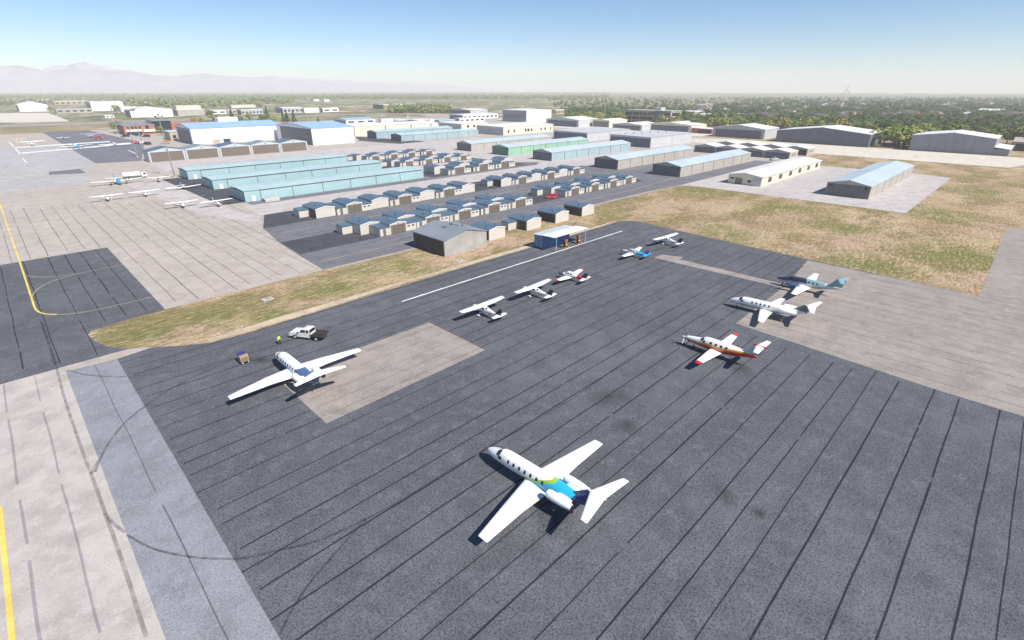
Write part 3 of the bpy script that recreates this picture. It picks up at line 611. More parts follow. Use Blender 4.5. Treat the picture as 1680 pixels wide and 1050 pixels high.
t = thing("tall_white_hangar", "tall white cube hangar with a grey striped front rising over the cream offices", "hangar", (525.7, 499.4, 0)); shell(t, 50, 47, 14.5, 15.2, 'f', M_WCLAD, M_WROOF, .2, .3)
panel_x(t, "door", M_MGREY, 1, 46, .1, 14.2); panel_x(t, "door_stripe", M_DARK, 3, 43, 5.4, 6.0, d=.2); panel_x(t, "door_stripe", M_DARK, 3, 43, 8.0, 8.6, d=.2)
big("dark_hangar", "dark-fronted grey hangar right of the tall white cube", 500.5, 391.5, 40, 50.8, 7.6, 10.2, 'x', M_GCLAD, M_WROOF, M_DCLAD, 6, GB)
big("olive_hangar", "olive-fronted hangar with pale yellow sides", 523, 366-2, 36.7, 24.5, 7.2, 8.6, 'x', M_STUC, M_WROOF, M_OLIVE, 5, GB)
big("dark_hangar", "low dark-fronted hangar behind the vented grey box, left of two", 503.4, 308.4, 40, 37.9, 5.4, 7.2, 'x', M_GCLAD, M_WROOF, M_DCLAD, 6, GB)
big("dark_hangar", "dark-fronted hangar with cream side wall, next to the small brick shed", 522.1, 262.1, 40, 49, 6.4, 8.6, 'x', M_STUC, M_WROOF, M_DCLAD, 6, GB)
big("dark_hangar", "slate-fronted hangar with a white ribbed side, left of the widest one", 491.1, 176.8, 34, 47.5, 8.0, 11.0, 'x', M_GCLAD, M_WROOF, M_DCLAD, 8, GB)
t = big("dark_hangar", "widest slate-blue hangar facing the cream taxiway", 478.5, 94.7, 43, 67.7, 9.0, 12.6, 'x', M_DCLAD, M_WROOF, M_DCLAD, 9, GB, lo=.09)
for q in (.2, .35, .5, .65, .8): f_ = MB(); f_.box(-.5, 67.7 * q - .5, 8.4, -.13, 67.7 * q + .5, 9.0); f_.build("lamp", M_DARK, t)
t = big("grey_hangar", "grey hangar with tall door leaves and a low side lean-to, at the right edge", 477, 22.8, 38, 46, 10.2, 13.0, 'x', M_MGREY, M_WROOF, M_MGREY, 7, GB, lo=.13)
a = MB(); a.box(.4, -8.2, 0, 38, -.05, 4.0); a = a.build("lean_to", M_MGREY, t); b = MB(); b.prism_x([(-8.5, 4.02), (-.08, 5.0), (-.08, 5.25), (-8.5, 4.27)], .1, 38.4); b.build("lean_to_roof", M_WROOF, a)
t = thing("tan_hangar", "tan gable-roofed shed behind the lean-to at the right edge", "shed", (524, -14, 0)); shell(t, 26, 30, 6, 8.5, 'y', M_TAN, M_BEIGE, .3, .2); panel_x(t, "door", M_DARK, 2, 28, .1, 5)
t = thing("brick_shed", "small brick-and-dark shed beside the cream-sided dark hangar", "shed", (515, 236, 0)); shell(t, 17, 22, 4.4, 4.8, 'f', M_BRICK, M_WROOF, .4, .2); panel_x(t, "door", M_DARK, 1, 15, .1, 3.6)
# white-roofed small hangars left of the taxiway
for k, (u, v) in enumerate(((356.1, 110.5), (356.1, 126.4), (356.1, 142.4), (356.1, 158.4))):
    t = thing("white_roof_hangar", f"small white-roofed hangar with a dark front, {ORD[k]} from the right in the front line", "hangar", (u, v, 0), 0, "small white-roofed hangars")
    shell(t, 15.2, 15.7, 4.2, 5.6, 'x', M_BEIGE, M_WROOF, .2, .2); panel_x(t, "door", M_DCLAD, .6, 15.1, .05, 3.7, groove=[4, 8, 12])
    for x in (5, 9): panel(t, "window", M_GLASS, x, x + 1.6, 2.0, 3.0)
for k, (u, v) in enumerate(((386, 109.4), (386, 125.2), (386, 141), (386, 157))):
    t = thing("white_roof_hangar", f"small white-roofed hangar with an open dark front, {ORD[k]} from the right in the rear line", "hangar", (u, v, 0), 0, "small white-roofed hangars")
    shell(t, 15.2, 15.5, 4.2, 5.6, 'x', M_BEIGE, M_WROOF, .2, .2); panel_x(t, "door", M_BLACKISH, .6, 14.9, .05, 3.7, groove=[4, 8, 12])
    for x in (5, 9): panel(t, "window", M_GLASS, x, x + 1.6, 2.0, 3.0)
# brick terminal at the left
uA, vA, LA, WA, hA = survey(206, 222, 257, 200, 202)
t = thing("brick_building", "red brick building with white bands and a dark glass box, left of the white hangar", "building", (uA, vA, 0))
mb = MB(); mb.box(0, 0, 0, LA, 26, 8.4); mb.build("wall", M_BRICK, t); mb = MB(); mb.box(-.3, -.3, 8.42, LA + .3, 26.3, 9.0); mb.build("roof", M_ZINC, t)
for q in range(4): panel(t, "window", M_GLASS, 3 + q * LA * .12, 3 + q * LA * .12 + LA * .075, 5.4, 7.4)
panel(t, "white_band", M_TRIM, 1.5, LA * .56, 2.9, 4.9, d=.3); panel(t, "window", M_GLASS, 1.5, LA * .55, .4, 2.6); panel(t, "white_band", M_TRIM, LA * .6, LA * .98, 2.4, 4.6, d=1.5); panel(t, "window", M_GLASS, LA * .7, LA * .8, 5, 8)
mb = MB(); mb.box(LA + .05, 6, 0, LA + 16, 34, 11.5); g_ = mb.build("glass_hall", M_GLASS, t); mb = MB(); mb.box(-2, 26.4, 8.6, LA + 17, 38, 9.2); mb.box(LA + 0, 5, 11.52, LA + 17, 35, 12); mb.build("hall_roof", M_ZINC, t)
mb = MB(); mb.box(LA + 16.1, 10, 0, LA + 46, 32, 8.6); mb.build("brick_wing", M_BRICK, t); panel(t, "window", M_GLASS, LA + 22, LA + 28, 1, 7.5, y=10)
c = G(281, 231); t = thing("beige_building", "small beige building with a pale blue roof tucked against the white hangar's door end", "building", (c[0], c[1], 0)); shell(t, 15, 18, 6.8, 7.4, 'f', M_TAN, M_LROOF, .3, .25)
panel_x(t, "window", M_GLASS, 3, 6, 2, 4.6); panel_x(t, "window", M_GLASS, 10, 14, 2, 4.6); panel(t, "window", M_GLASS, 2, 4.5, 2, 4.5)

# --- far white hangars, offices and houses
def far(name, label, cat, nx, ny, rx, lx, ty, wall, roof, gab=.12, wins=0, end=None, group=None, ridge='x', maxd=60):
    u, v, L, W, h = survey(nx, ny, rx, lx, ty); W = min(W, maxd)
    t = thing(name, label, cat, (u, v, 0), 0, group); shell(t, L, W, h, h * (1 + gab), ridge, wall, roof, .4, .4)
    for q in range(wins): panel(t, "window", M_GLASS, L * (q + .2) / wins, L * (q + .8) / wins, h * .3, h * .7, d=.15)
    if end: panel_x(t, "door", end, W * .06, W * .94, .1, h * .9, d=.15)
    return t, L, W, h
GF = "white hangars across the runway"
far("far_hangar", "broad white hangar with a peaked front above the pale pad at the far left", "hangar", 33, 183.5, 81, 27, 172.5, M_WCLAD, M_WROOF, .5, 0, M_DCLAD, GF, 'y', 70)
far("far_hangar", "long white hangar left of the shrub across the runway, slate end", "hangar", 152, 182.5, 205, 138, 167.5, M_WCLAD, M_WROOF, .05, 0, M_DCLAD, GF)
far("far_hangar", "low tan-grey hangar row in front of the long white hangar across the runway", "hangar", 94, 185.8, 153, 89, 179.5, M_BEIGE, M_GCLAD, .05, 5, None, GF, 'x', 40)
far("far_hangar", "widest white hangar across the runway, right of the lamp clusters", "hangar", 216, 193, 285, 207, 180.5, M_WCLAD, M_WROOF, .35, 0, M_DCLAD, GF, 'y', 90)
far("far_hangar", "pale ribbed hangar joined right of the widest white hangar", "hangar", 293, 190.5, 337, 285, 181, M_BEIGE, M_WROOF, .1, 0, M_DCLAD, GF)
far("far_hangar", "white hangar with a slate end behind the conifers", "hangar", 397, 188, 432, 390, 181, M_GCLAD, M_WROOF, .1, 6, M_DCLAD, GF)
far("far_hangar", "grey ribbed hangar with slate end across the runway", "hangar", 465, 186, 498, 452, 177.5, M_GCLAD, M_WROOF, .12, 5, M_DCLAD, GF)
far("far_hangar", "plain white hangar right of the grey ribbed one across the runway", "hangar", 500, 185.2, 524, 497, 178, M_WCLAD, M_WROOF, .1, 0, None, GF)
far("far_hangar", "white hangar with a small red door at the right end of the far row", "hangar", 530, 184, 556, 526, 178, M_WCLAD, M_WROOF, .12, 2, M_BRICK, GF)
far("white_store", "white building with bright blue roof above the cream wall-like building", "building", 568.4, 204, 615.7, 545, 197.2, M_WCLAD, M_SKYROOF, .3, 3, M_MGREY, None, 'x', 34)
far("white_store", "low white building right of the bright blue roof", "building", 626, 201, 645, 621, 196, M_WCLAD, M_WROOF, .05, 0, None)
far("grey_store", "small slate-ended building in front of the white airliner", "building", 686, 203.5, 716, 667, 198, M_WCLAD, M_WROOF, .1, 0, M_DCLAD, None, 'x', 30)
far("glass_office", "dark glazed office block in the tan fields, left of two peaked roofs", "office", 630, 179, 643, 612, 172, M_TAN, M_WROOF, .05, 3, M_DARK, None, 'x', 50)
far("peaked_building", "pale building with two peaked roofs in the tan fields", "building", 650, 179.5, 668, 641, 174, M_STUC, M_TROOF, .6, 0, None, None, 'y', 40)
far("peaked_building", "right-hand peaked pale building in the tan fields", "building", 669, 179.5, 684, 664, 175, M_STUC, M_WROOF, .6, 0, None, None, 'y', 40)
far("slate_hangar", "slate hangar with white roof left of the tall white cube, farthest back", "hangar", 772, 187.5, 800, 736, 181, M_GCLAD, M_WROOF, .2, 0, M_DCLAD, None, 'x', 70)
far("white_store", "long white building with a line of dark windows left of the tall white cube", "building", 760, 196, 817, 737, 189, M_WCLAD, M_WROOF, .08, 8, M_DCLAD, None, 'x', 40)
far("teal_store", "small teal building behind the cream block with two windows", "building", 721, 204, 747, 713, 198, M_BGREY, M_TROOF, .1, 0, M_DCLAD, None, 'x', 22)
far("white_store", "flat white building between the teal store and the tall white cube", "building", 754, 201, 795, 745, 194.5, M_WCLAD, M_WROOF, .05, 5, M_DCLAD, None, 'x', 40)
for lab_, a, wl, k in (("white flat hangar left of the widest white hangar, behind the broad shrub", (200, 184, 226, 196, 176), M_WCLAD, 0), ("tan low warehouse above the long white hangar across the runway", (90, 172, 145, 80, 166.5), M_TAN, 6), ("cream low warehouse at the far left wood", (60, 168.5, 90, 52, 164), M_STUC, 4),
                ("white low store right of the pale ribbed hangar", (346, 187.5, 372, 341, 181.5), M_WCLAD, 2), ("pale shed between the conifers across the runway", (374, 186.5, 389, 371, 181), M_BEIGE, 2), ("white roofed store behind the plain white hangar", (290, 179, 330, 280, 174), M_STUC, 0), ("pale warehouse behind the grey ribbed hangar", (380, 177, 420, 372, 173), M_STUC, 0),
                ("tiny white farm store in the tan plain, left one", (515, 166, 524, 511, 163.2), M_WCLAD, 0), ("tiny white farm store in the tan plain, right one", (532, 166.5, 541, 529, 163.5), M_WCLAD, 0), ("pale sheds left of the dark wood, tan plain", (690, 178.5, 716, 686, 174.5), M_TAN, 4), ("brown low block right of the pale sheds", (722, 178, 742, 718, 174.5), M_BRICK, 3),
                ("small white plane shelter by the runway, left of the widest white hangar", (173, 193.5, 188, 170, 189.5), M_WCLAD, 2)):
    far("far_store", lab_, "building", *a, wl, M_WROOF, .1, k, None, None, 'x', 40)
# office block with the glass corner
u, v, L, W, h = survey(1098, 207, 1111, 1024, 183.5); W = min(W, 150)
t = thing("office_block", "three-storey tan office block with dark window bands and a green glass corner, among trees", "office", (u, v, 0))
mb = MB(); mb.box(0, 0, 0, 26, W, h); mb.build("wall", M_TAN, t); mb = MB(); mb.box(-.6, -.6, h + .02, 26.6, W + .6, h + 1); mb.build("roof", M_BEIGE, t)
for fz in range(3):
    for q in range(6):
        if q == 1: continue
        panel_x(t, "window", M_GLASS, W * (q + .06) / 6, W * (q + .94) / 6, h * (fz * .32 + .06), h * (fz * .32 + .27), d=.3)
    panel(t, "window", M_GLASS, 3, 23, h * (fz * .32 + .06), h * (fz * .32 + .27), d=.3)
mb = MB(); mb.cyl((2, W * .25, 0), (2, W * .25, h * .99), W * .085, n=20); mb.build("glass_corner", glass("green_glass", (0.03, 0.075, 0.08)), t)
mb = MB(); mb.box(10, W * .3, h + 1.02, 20, W * .45, h + 4); mb.build("plant_room", M_GCLAD, t)
for lab_, a in (("long pale office with a window band right of the tan office block", (1130, 197, 1166, 1122, 189)), ("low white-roofed office left of the glass-cornered block", (985, 184, 1022, 972, 180.5)), ("white flat-roofed house among the trees at the right", (1585, 204.5, 1606, 1576, 199)),
                ("low white building deep in the right-hand trees", (1430, 194, 1448, 1424, 191)), ("white building in the trees above the small white hangars", (1205, 191, 1232, 1198, 187.5)), ("pale two-storey building behind the green tree belt", (912, 187, 930, 903, 181))):
    far("low_building", lab_, "building", *a, M_TAN if "pale" in lab_ else M_STUC, M_WROOF, .1, 5, None, None, 'x', 40)
hs = [(1190, 199, 7), (1275, 196, 7), (1290, 197, 8), (1340, 196, 8), (1362, 198, 9), (1385, 196, 9), (1398, 200, 8), (1405, 193, 7), (1150, 203 - 6, 6), (1510, 193, 7), (1535, 196, 9), (1548, 192, 7), (1262, 194, 6), (1320, 193, 6), (1470, 196, 7), (1620, 205, 8), (1236, 197, 7), (1497, 190, 6)]
for k, (x, y, s) in enumerate(hs):
    c = G(x, y); d_ = math.hypot(*c); wd = s * d_ / 825 * 2.2
    t = thing("house", "brown-roofed house half hidden in the trees behind the large right-hand hangars", "house", (c[0], c[1], 0), R((k * 37) % 90), "brown-roofed houses in the trees")
    shell(t, wd, wd * .7, 5.5, 9, 'x', M_TAN if k % 3 else M_BRICK, M_HROOF, .6, .3)
    panel(t, "window", M_GLASS, wd * .15, wd * .35, 1.5, 4, d=.1); panel(t, "window", M_GLASS, wd * .6, wd * .85, 1.5, 4, d=.1)
#PART3
# ------------------------------------------------------------------ aircraft
def col_(n, c, rough=0.3, dirt=.04): return paint(n, c, rough, dirt=dirt, coat=0.3)
C_TEAL = col_("bright_teal_paint", (0.02, 0.42, 0.62)); C_GREEN = col_("lime_paint", (0.30, 0.48, 0.05)); C_NAVY = col_("navy_paint", (0.018, 0.045, 0.15))
C_RED = col_("red_paint", (0.55, 0.02, 0.025)); C_ORANGE = col_("orange_paint", (0.75, 0.16, 0.015)); C_YELLOW = col_("yellow_paint", (0.75, 0.50, 0.03))
C_SILVER = col_("silver_paint", (0.50, 0.52, 0.53)); C_SLATE = col_("slate_paint", (0.10, 0.115, 0.15)); C_DKNAVY = col_("dark_navy_paint", (0.025, 0.035, 0.085))
C_SEA = col_("sea_green_paint", (0.20, 0.37, 0.38)); C_BLACK = col_("black_paint", (0.02, 0.02, 0.022)); C_CYAN = col_("cyan_paint", (0.02, 0.40, 0.78))
C_STEELBLUE = col_("steel_blue_paint", (0.075, 0.13, 0.26)); C_LBLUE = col_("light_blue_paint", (0.35, 0.55, 0.72)); C_TAN = col_("orange_brown_paint", (0.50, 0.27, 0.10))

class Body:
    """round fuselage lofted through stations (x from nose = 0 going aft negative, centre z, half width, half height)"""
    def __init__(s, st, xs=0.0): s.st = np.array(st, float); s.xs = xs
    def at(s, x):
        X = -s.st[:, 0]; k = -x
        i = int(np.clip(np.searchsorted(X, k) - 1, 0, len(X) - 2)); t = np.clip((k - X[i]) / (X[i + 1] - X[i]), 0, 1)
        p = [s.st[max(i - 1, 0), 1:], s.st[i, 1:], s.st[i + 1, 1:], s.st[min(i + 2, len(X) - 1), 1:]]
        d = X[i + 1] - X[i]
        m1 = (p[2] - p[0]) / max(1e-6, X[i + 1] - X[max(i - 1, 0)]) * d; m2 = (p[3] - p[1]) / max(1e-6, X[min(i + 2, len(X) - 1)] - X[i]) * d
        h = (2 * t**3 - 3 * t**2 + 1) * p[1] + (t**3 - 2 * t**2 + t) * m1 + (-2 * t**3 + 3 * t**2) * p[2] + (t**3 - t**2) * m2
        return h
    def pt(s, x, th, off=0.0):
        zc, a, b = s.at(x); return (x + s.xs, (a + off) * math.cos(th), zc + (b + off) * math.sin(th))
    def build(s, root, mats, scheme=None, nx=90, ns=36, name="fuselage"):
        L = -s.st[-1, 0]; mb = MB()
        tt = np.linspace(0, 1, nx); xs = [-(L * (0.5 * t + 0.5 * (t * t * (3 - 2 * t)))) for t in tt]; xs[0] = -0.002
        rings = [[s.pt(x, 2 * math.pi * i / ns) for i in range(ns)] for x in xs]
        mb.loft(rings)
        if scheme:
            for q, f in enumerate(mb.f[:(nx - 1) * ns]):
                j, i = divmod(q, ns); x = (xs[j] + xs[j + 1]) / 2; th = 2 * math.pi * (i + .5) / ns
                mb.m[q] = scheme(x, math.sin(th), math.cos(th))
        return autosmooth(mb.build(name, mats, root), 50)
    def patch(s, root, name, x, dx, th, dth, mat=None, off=0.012, n=14, sq=3.0):
        """rounded panel that follows the skin"""
        mb = MB(); vs = [s.pt(x, th, off + .004)]
        for q in (0.55, 1.0):
            for k in range(n):
                a = 2 * math.pi * k / n; c_, s_ = math.cos(a), math.sin(a); r = (abs(c_) ** sq + abs(s_) ** sq) ** (-1 / sq)
                vs.append(s.pt(x + dx * q * r * c_, th + dth * q * r * s_, off))
        fs = [(0, 1 + k, 1 + (k + 1) % n) for k in range(n)] + [(1 + k, 1 + n + k, 1 + n + (k + 1) % n, 1 + (k + 1) % n) for k in range(n)]
        mb.add(vs, fs); return mb.build(name, mat or M_GLASS, root, True)
AF = [(0, 0), (.02, .32), (.08, .62), (.2, .92), (.35, 1.0), (.6, .72), (.85, .28), (1.0, .03), (.85, -.16), (.6, -.38), (.35, -.52), (.2, -.5), (.08, -.36), (.02, -.2)]
def foil(le, chord, y, z, th, vertical=False):
    out = []
    for cx, cz in AF:
        x = le - cx * chord; t = cz * th * chord
        out.append((x, y + t * .65, z) if vertical else (x, y, z + t))
    return out
def wing(root, name, xs, sec, mats, side=1, tipm=None, vertical=False):
    """sec: list of (y, z, leading edge x, chord, thickness)"""
    mb = MB(); rings = [foil(le + xs, c, y * side if not vertical else y, z, t, vertical) for y, z, le, c, t in sec]
    y, z, le, c, t = sec[-1]
    if not vertical: rings.append(foil(le + xs - c * .06, c * .86, (y + c * .06) * side, z, t * .4))
    else: rings.append(foil(le + xs - c * .05, c * .9, y, z + c * .05, t * .4, True))
    mb.loft(rings)
    n = len(AF)
    if tipm is not None:
        for q in range(len(mb.m)):
            if q >= n * (len(sec) - 2): mb.m[q] = tipm
    return autosmooth(mb.build(name, mats, root), 55)
def gear(root, x, y, z, r=.22, wd=.16, tilt=0.0, leg=.06):
    mb = MB(); mb.cyl((x, y + tilt, z), (x, y, r), leg, leg * .8, n=8); mb.box(x - .04, y - wd * .75, r - .03, x + .04, y + wd * .75, r + .03); g = mb.build("landing_gear", M_STEEL, root)
    mb = MB(); mb.cyl((x, y - wd / 2, r), (x, y + wd / 2, r), r, n=18); mb.cyl((x, y - wd / 2 - .01, r), (x, y + wd / 2 + .01, r), r * .5, n=12, m=1); mb.build("wheel", [M_RUBBER, M_STEEL], g)
def prop(root, x, y, z, rad, blades=3, mat=None, spin=C_SILVER, ph=.3):
    mb = MB(); mb.loft([[(x + d, y + r * math.cos(a), z + r * math.sin(a)) for a in np.linspace(0, 2 * math.pi, 14, endpoint=False)] for d, r in ((0, rad * .17), (.12, rad * .16), (.25, rad * .11), (.36, .015))])
    autosmooth(mb.build("spinner", spin, root), 60)
    mb = MB()
    for k in range(blades):
        a = ph + 2 * math.pi * k / blades; d = Vector((0, math.cos(a), math.sin(a))); t = Vector((0, -math.sin(a), math.cos(a)))
        rings = []
        for q, wdt, tw in ((.12, .05, 1.0), (.35, .085, .7), (.7, .08, .4), (.97, .045, .25), (1.0, .02, .2)):
            c = Vector((x + .12, y, z)) + d * rad * q; e = (t * math.cos(tw) + Vector((1, 0, 0)) * math.sin(tw)) * wdt * max(1, rad * .9); nrm = (Vector((1, 0, 0)) * math.cos(tw) - t * math.sin(tw)) * .018
            rings.append([c - e, c + nrm, c + e, c - nrm])
        mb.loft(rings)
    mb.build("propeller", mat or M_DARK, root)
def nacelle(root, x0, x1, y, z, r, mat, pyl=None, xs=0):
    L = x0 - x1; mb = MB()
    st = [(0, .80), (.03, .90), (.12, 1.0), (.35, 1.03), (.65, .95), (.9, .76), (1.0, .66)]
    mb.loft([[(x0 + xs - L * q, y + r * s * math.cos(a), z + r * s * math.sin(a)) for a in np.linspace(0, 2 * math.pi, 22, endpoint=False)] for q, s in st], cap=False)
    n = autosmooth(mb.build("engine", mat, root), 60)
    for q, s, nm in ((.05, .8, "intake"), (.97, .66, "exhaust")):
        mb = MB(); mb.cyl((x0 + xs - L * q, y, z), (x0 + xs - L * (q + .012), y, z), r * s, n=22); mb.build(nm, M_DARK, n)
    if pyl:
        mb = MB(); s = 1 if y > 0 else -1; rr = [foil(x0 + xs - L * .22, L * .62, y - s * r * .8, z, .1), foil(x0 + xs - L * .22, L * .62, s * pyl, z - .12, .1)]; mb.loft(rr); mb.build("pylon", mat, n)
    return n
def craft(name, label, cat, nose, head, length, group=None):
    """empty under the middle of the aircraft; nose = ground position below the nose"""
    h = R(head); xs = length / 2
    return thing(name, label, cat, (nose[0] - math.cos(h) * xs, nose[1] - math.sin(h) * xs, 0.036), h, group), xs
JET = [(0, 1.42, .03, .03), (-.12, 1.42, .22, .2), (-.45, 1.45, .42, .38), (-1.1, 1.52, .62, .58), (-1.9, 1.62, .76, .74), (-2.5, 1.74, .82, .9), (-3.2, 1.8, .86, .97), (-4.2, 1.8, .88, .98), (-9.0, 1.8, .88, .98), (-10.4, 1.86, .84, .9), (-11.8, 1.98, .68, .72), (-13.2, 2.14, .44, .46), (-14.2, 2.26, .24, .24), (-14.65, 2.3, .08, .08)]
def jet(label, nose, head, mats, scheme, finm, nacm, tailm, dz=0.0, sec=None, wins=7, w0=-4.0, wd=-.82, nz=2.2, scale=1.0, ttz=4.05, nacx=(-10.2, -13.3), twhole=None):
    t, xs = craft("business_jet", label, "business jet", nose, head, 14.6 * scale)
    t.scale = (scale,) * 3; xs = 7.3; b = Body(JET, xs); b.build(t, mats, scheme, 170, 72)
    sec = sec or [(0.3, 1.15, -6.05, 3.55, .11), (0.95, 1.18, -6.5, 3.15, .11), (4.5, 1.32, -7.25, 2.25, .10), (9.7, 1.52, -8.4, 1.25, .09)]
    for s in (1, -1):
        wg = wing(t, "wing", xs, sec, [M_WHITE, C_SILVER], s)
        y1, z1, l1, c1, _ = sec[-2]; y2, z2, l2, c2, _ = sec[-1]
        mb = MB()                                   # aileron and flap gaps, a hair above the skin
        for (ya, yb) in ((1.3, 4.1), (4.6, sec[-1][0] - .9)):
            P = []
            for y in (ya, yb):
                q = next(i for i in range(len(sec) - 1) if sec[i][0] <= y <= sec[i + 1][0] + .01); k = (y - sec[q][0]) / (sec[q + 1][0] - sec[q][0])
                z, le, c, th = [sec[q][i] + (sec[q + 1][i] - sec[q][i]) * k for i in (1, 2, 3, 4)]
                P.append((le - c * .74 + xs, y * s, z + th * c * .5 + .012))
            (xa, y_a, za), (xb, y_b, zb) = P; mb.add([(xa, y_a, za), (xb, y_b, zb), (xb - .05, y_b, zb), (xa - .05, y_a, za)], [(0, 1, 2, 3)])
        mb.build("flap_gap", C_SILVER, wg)
        nacelle(t, nacx[0], nacx[1], 1.5 * s, nz, .5, nacm, .6, xs)
        wing(t, "tailplane", xs, [(0.0, ttz, -14.3, 1.75, .1), (.25, ttz, -14.4, 1.65, .1), (3.65, ttz + .05, -15.75, .75, .09)], tailm, s)
        b.patch(t, "windscreen", -2.28, .3, R(90 - s * 34), R(29), sq=4)
        b.patch(t, "windscreen", -2.68, .28, R(90 - s * 72), R(12), sq=4)
        for k in range(wins): b.patch(t, "window", w0 + k * wd, .16, R(90 - s * 66), R(13), sq=2.6)
        gear(t, -7.9 + xs, 1.9 * s, 1.2, .3, .2)
    wing(t, "fin", xs, [(0, 2.1, -11.4, 3.3, .1), (0, 2.75, -12.4, 2.6, .1), (0, ttz - .02, -14.0, 1.9, .09)], finm, vertical=True)
    mb = MB(); mb.loft([[(x + xs, r * math.cos(a), ttz + r * math.sin(a)) for a in np.linspace(0, 2 * math.pi, 10, endpoint=False)] for x, r in ((-13.9, .02), (-14.3, .12), (-15.6, .12), (-16.2, .03))]); mb.build("tail_fairing", tailm[0], t)
    gear(t, -1.7 + xs, 0, 1.1, .24, .16)
    d = b.patch(t, "door", -3.55, .33, R(26), R(22), mats[0], .008, sq=6)
    return t
def s1(x, h, c):
    t = (-x - 4.8) / 6.6
    edge = -0.72 + 2.0 * max(0, t * 1.15) ** 1.05
    if x < -12.3 - .5 * h: return 3
    if x > -4.8 or (x > -6.6 and h < -.6): return 0
    if h < edge: return 1 if h < edge - .3 or x < -10.2 else 2
    return 0
jet("white business jet with a teal and lime swoosh toward its tail, nearest the camera", (31.7, 35.8), 92.5, [M_WHITE, C_TEAL, C_GREEN, C_NAVY], s1, [C_NAVY], M_WHITE, [M_WHITE])
def s2(x, h, c):
    if x < -8.2 and h < .25 + (-x - 8.2) * .45: return 3 if x < -9.0 and h > -.35 else 0
    if -8.2 < x < -5.6 and -.25 < h < .12: return 1
    return 0
jet("white straight-winged jet with navy rear, its tail over the beige patch by the pickup", (23.5, 77.2), 90.5, [M_WHITE, C_TEAL, C_GREEN, C_STEELBLUE], s2, [C_STEELBLUE], M_WHITE, [M_WHITE],
    sec=[(0.3, 1.15, -5.4, 3.4, .11), (0.95, 1.18, -5.7, 3.2, .11), (4.2, 1.35, -6.3, 2.5, .10), (9.9, 1.62, -8.0, 1.25, .09)])
def s4(x, h, c): return 1 if h < -.42 else (2 if -.42 < h < -.32 else 0)
jet("white business jet with a slate-grey fin, between the orange-striped turboprop and the navy-nosed twin", (98, 35.7), 95, [M_WHITE, C_SILVER, C_SLATE, C_NAVY], s4, [C_SLATE], M_WHITE, [M_WHITE], scale=.94, wins=5, w0=-4.7,
    sec=[(0.3, 1.05, -6.0, 2.9, .11), (0.95, 1.1, -6.4, 2.5, .11), (4.2, 1.25, -7.1, 1.8, .10), (7.9, 1.4, -8.0, 1.1, .09)], ttz=3.9)
# single turboprop with T-tail
t, xs = craft("turboprop_plane", "white single turboprop with orange and yellow flank stripes and red wing tips", "turboprop", (75.5, 33.5), 90.5, 11.9)
b = Body([(0, 1.5, .16, .16), (-.25, 1.5, .34, .36), (-.9, 1.5, .46, .5), (-1.8, 1.54, .58, .6), (-2.6, 1.58, .74, .72), (-3.2, 1.72, .8, .9), (-3.9, 1.78, .83, .98), (-6.6, 1.78, .83, .98), (-8.2, 1.86, .68, .82), (-10, 2.0, .42, .54), (-11.4, 2.1, .18, .28), (-11.9, 2.12, .05, .1)], xs)
def s3(x, h, c):
    up = -.02 + max(0, (-x - 5.6)) * .13
    if h > up + .2: return 0
    if h > up + .02: return 1 if x < -2.6 else 4
    if h > up - .33: return 2
    return 3
b.build(t, [M_WHITE, C_YELLOW, C_ORANGE, C_RED, C_SILVER], s3, 120, 64)
for s in (1, -1):
    wing(t, "wing", xs, [(0, 1.1, -4.4, 2.3, .12), (.7, 1.12, -4.5, 2.15, .12), (6.4, 1.42, -4.95, 1.15, .11), (7.3, 1.5, -5.1, .9, .10)], [M_WHITE, C_RED], s, 1)
    wing(t, "tailplane", xs, [(0, 4.0, -11.2, 1.35, .1), (.2, 4.0, -11.25, 1.25, .1), (2.65, 4.03, -11.75, .8, .09)], [M_WHITE], s)
    b.patch(t, "windscreen", -3.0, .26, R(90 - s * 34), R(24), sq=4); b.patch(t, "windscreen", -3.42, .2, R(90 - s * 66), R(12), sq=4)
    for k in range(4): b.patch(t, "window", -4.6 - k * .85, .2, R(90 - s * 64), R(12), sq=4)
    gear(t, -5.6 + xs, 1.6 * s, 1.1, .28, .18)
wing(t, "fin", xs, [(0, 2.1, -9.0, 2.9, .08), (0, 2.5, -9.9, 2.2, .1), (0, 3.98, -11.0, 1.55, .09)], [C_SILVER], vertical=True)
mb = MB(); mb.loft([[(x + xs, r * math.cos(a), 4.06 + r * math.sin(a)) for a in np.linspace(0, 2 * math.pi, 10, endpoint=False)] for x, r in ((-10.6, .02), (-11.1, .13), (-12.6, .13), (-13.1, .03))]); mb.build("tail_fairing", C_RED, t)
prop(t, .0 + xs, 0, 1.5, 1.35, 5, C_SILVER, C_SILVER, .5); gear(t, -1.6 + xs, 0, 1.2, .22, .14)
for s in (1, -1): mb = MB(); mb.cyl((-.55 + xs, .42 * s, 1.3), (-1.15 + xs, .62 * s, 1.2), .09, n=8); mb.build("exhaust", M_DARK, t)
mb = MB(); mb.cyl((-8.2 + xs, .25, 2.66), (-10.4 + xs, .05, 2.62), .035, n=6); mb.build("antenna", M_WHITE, t)
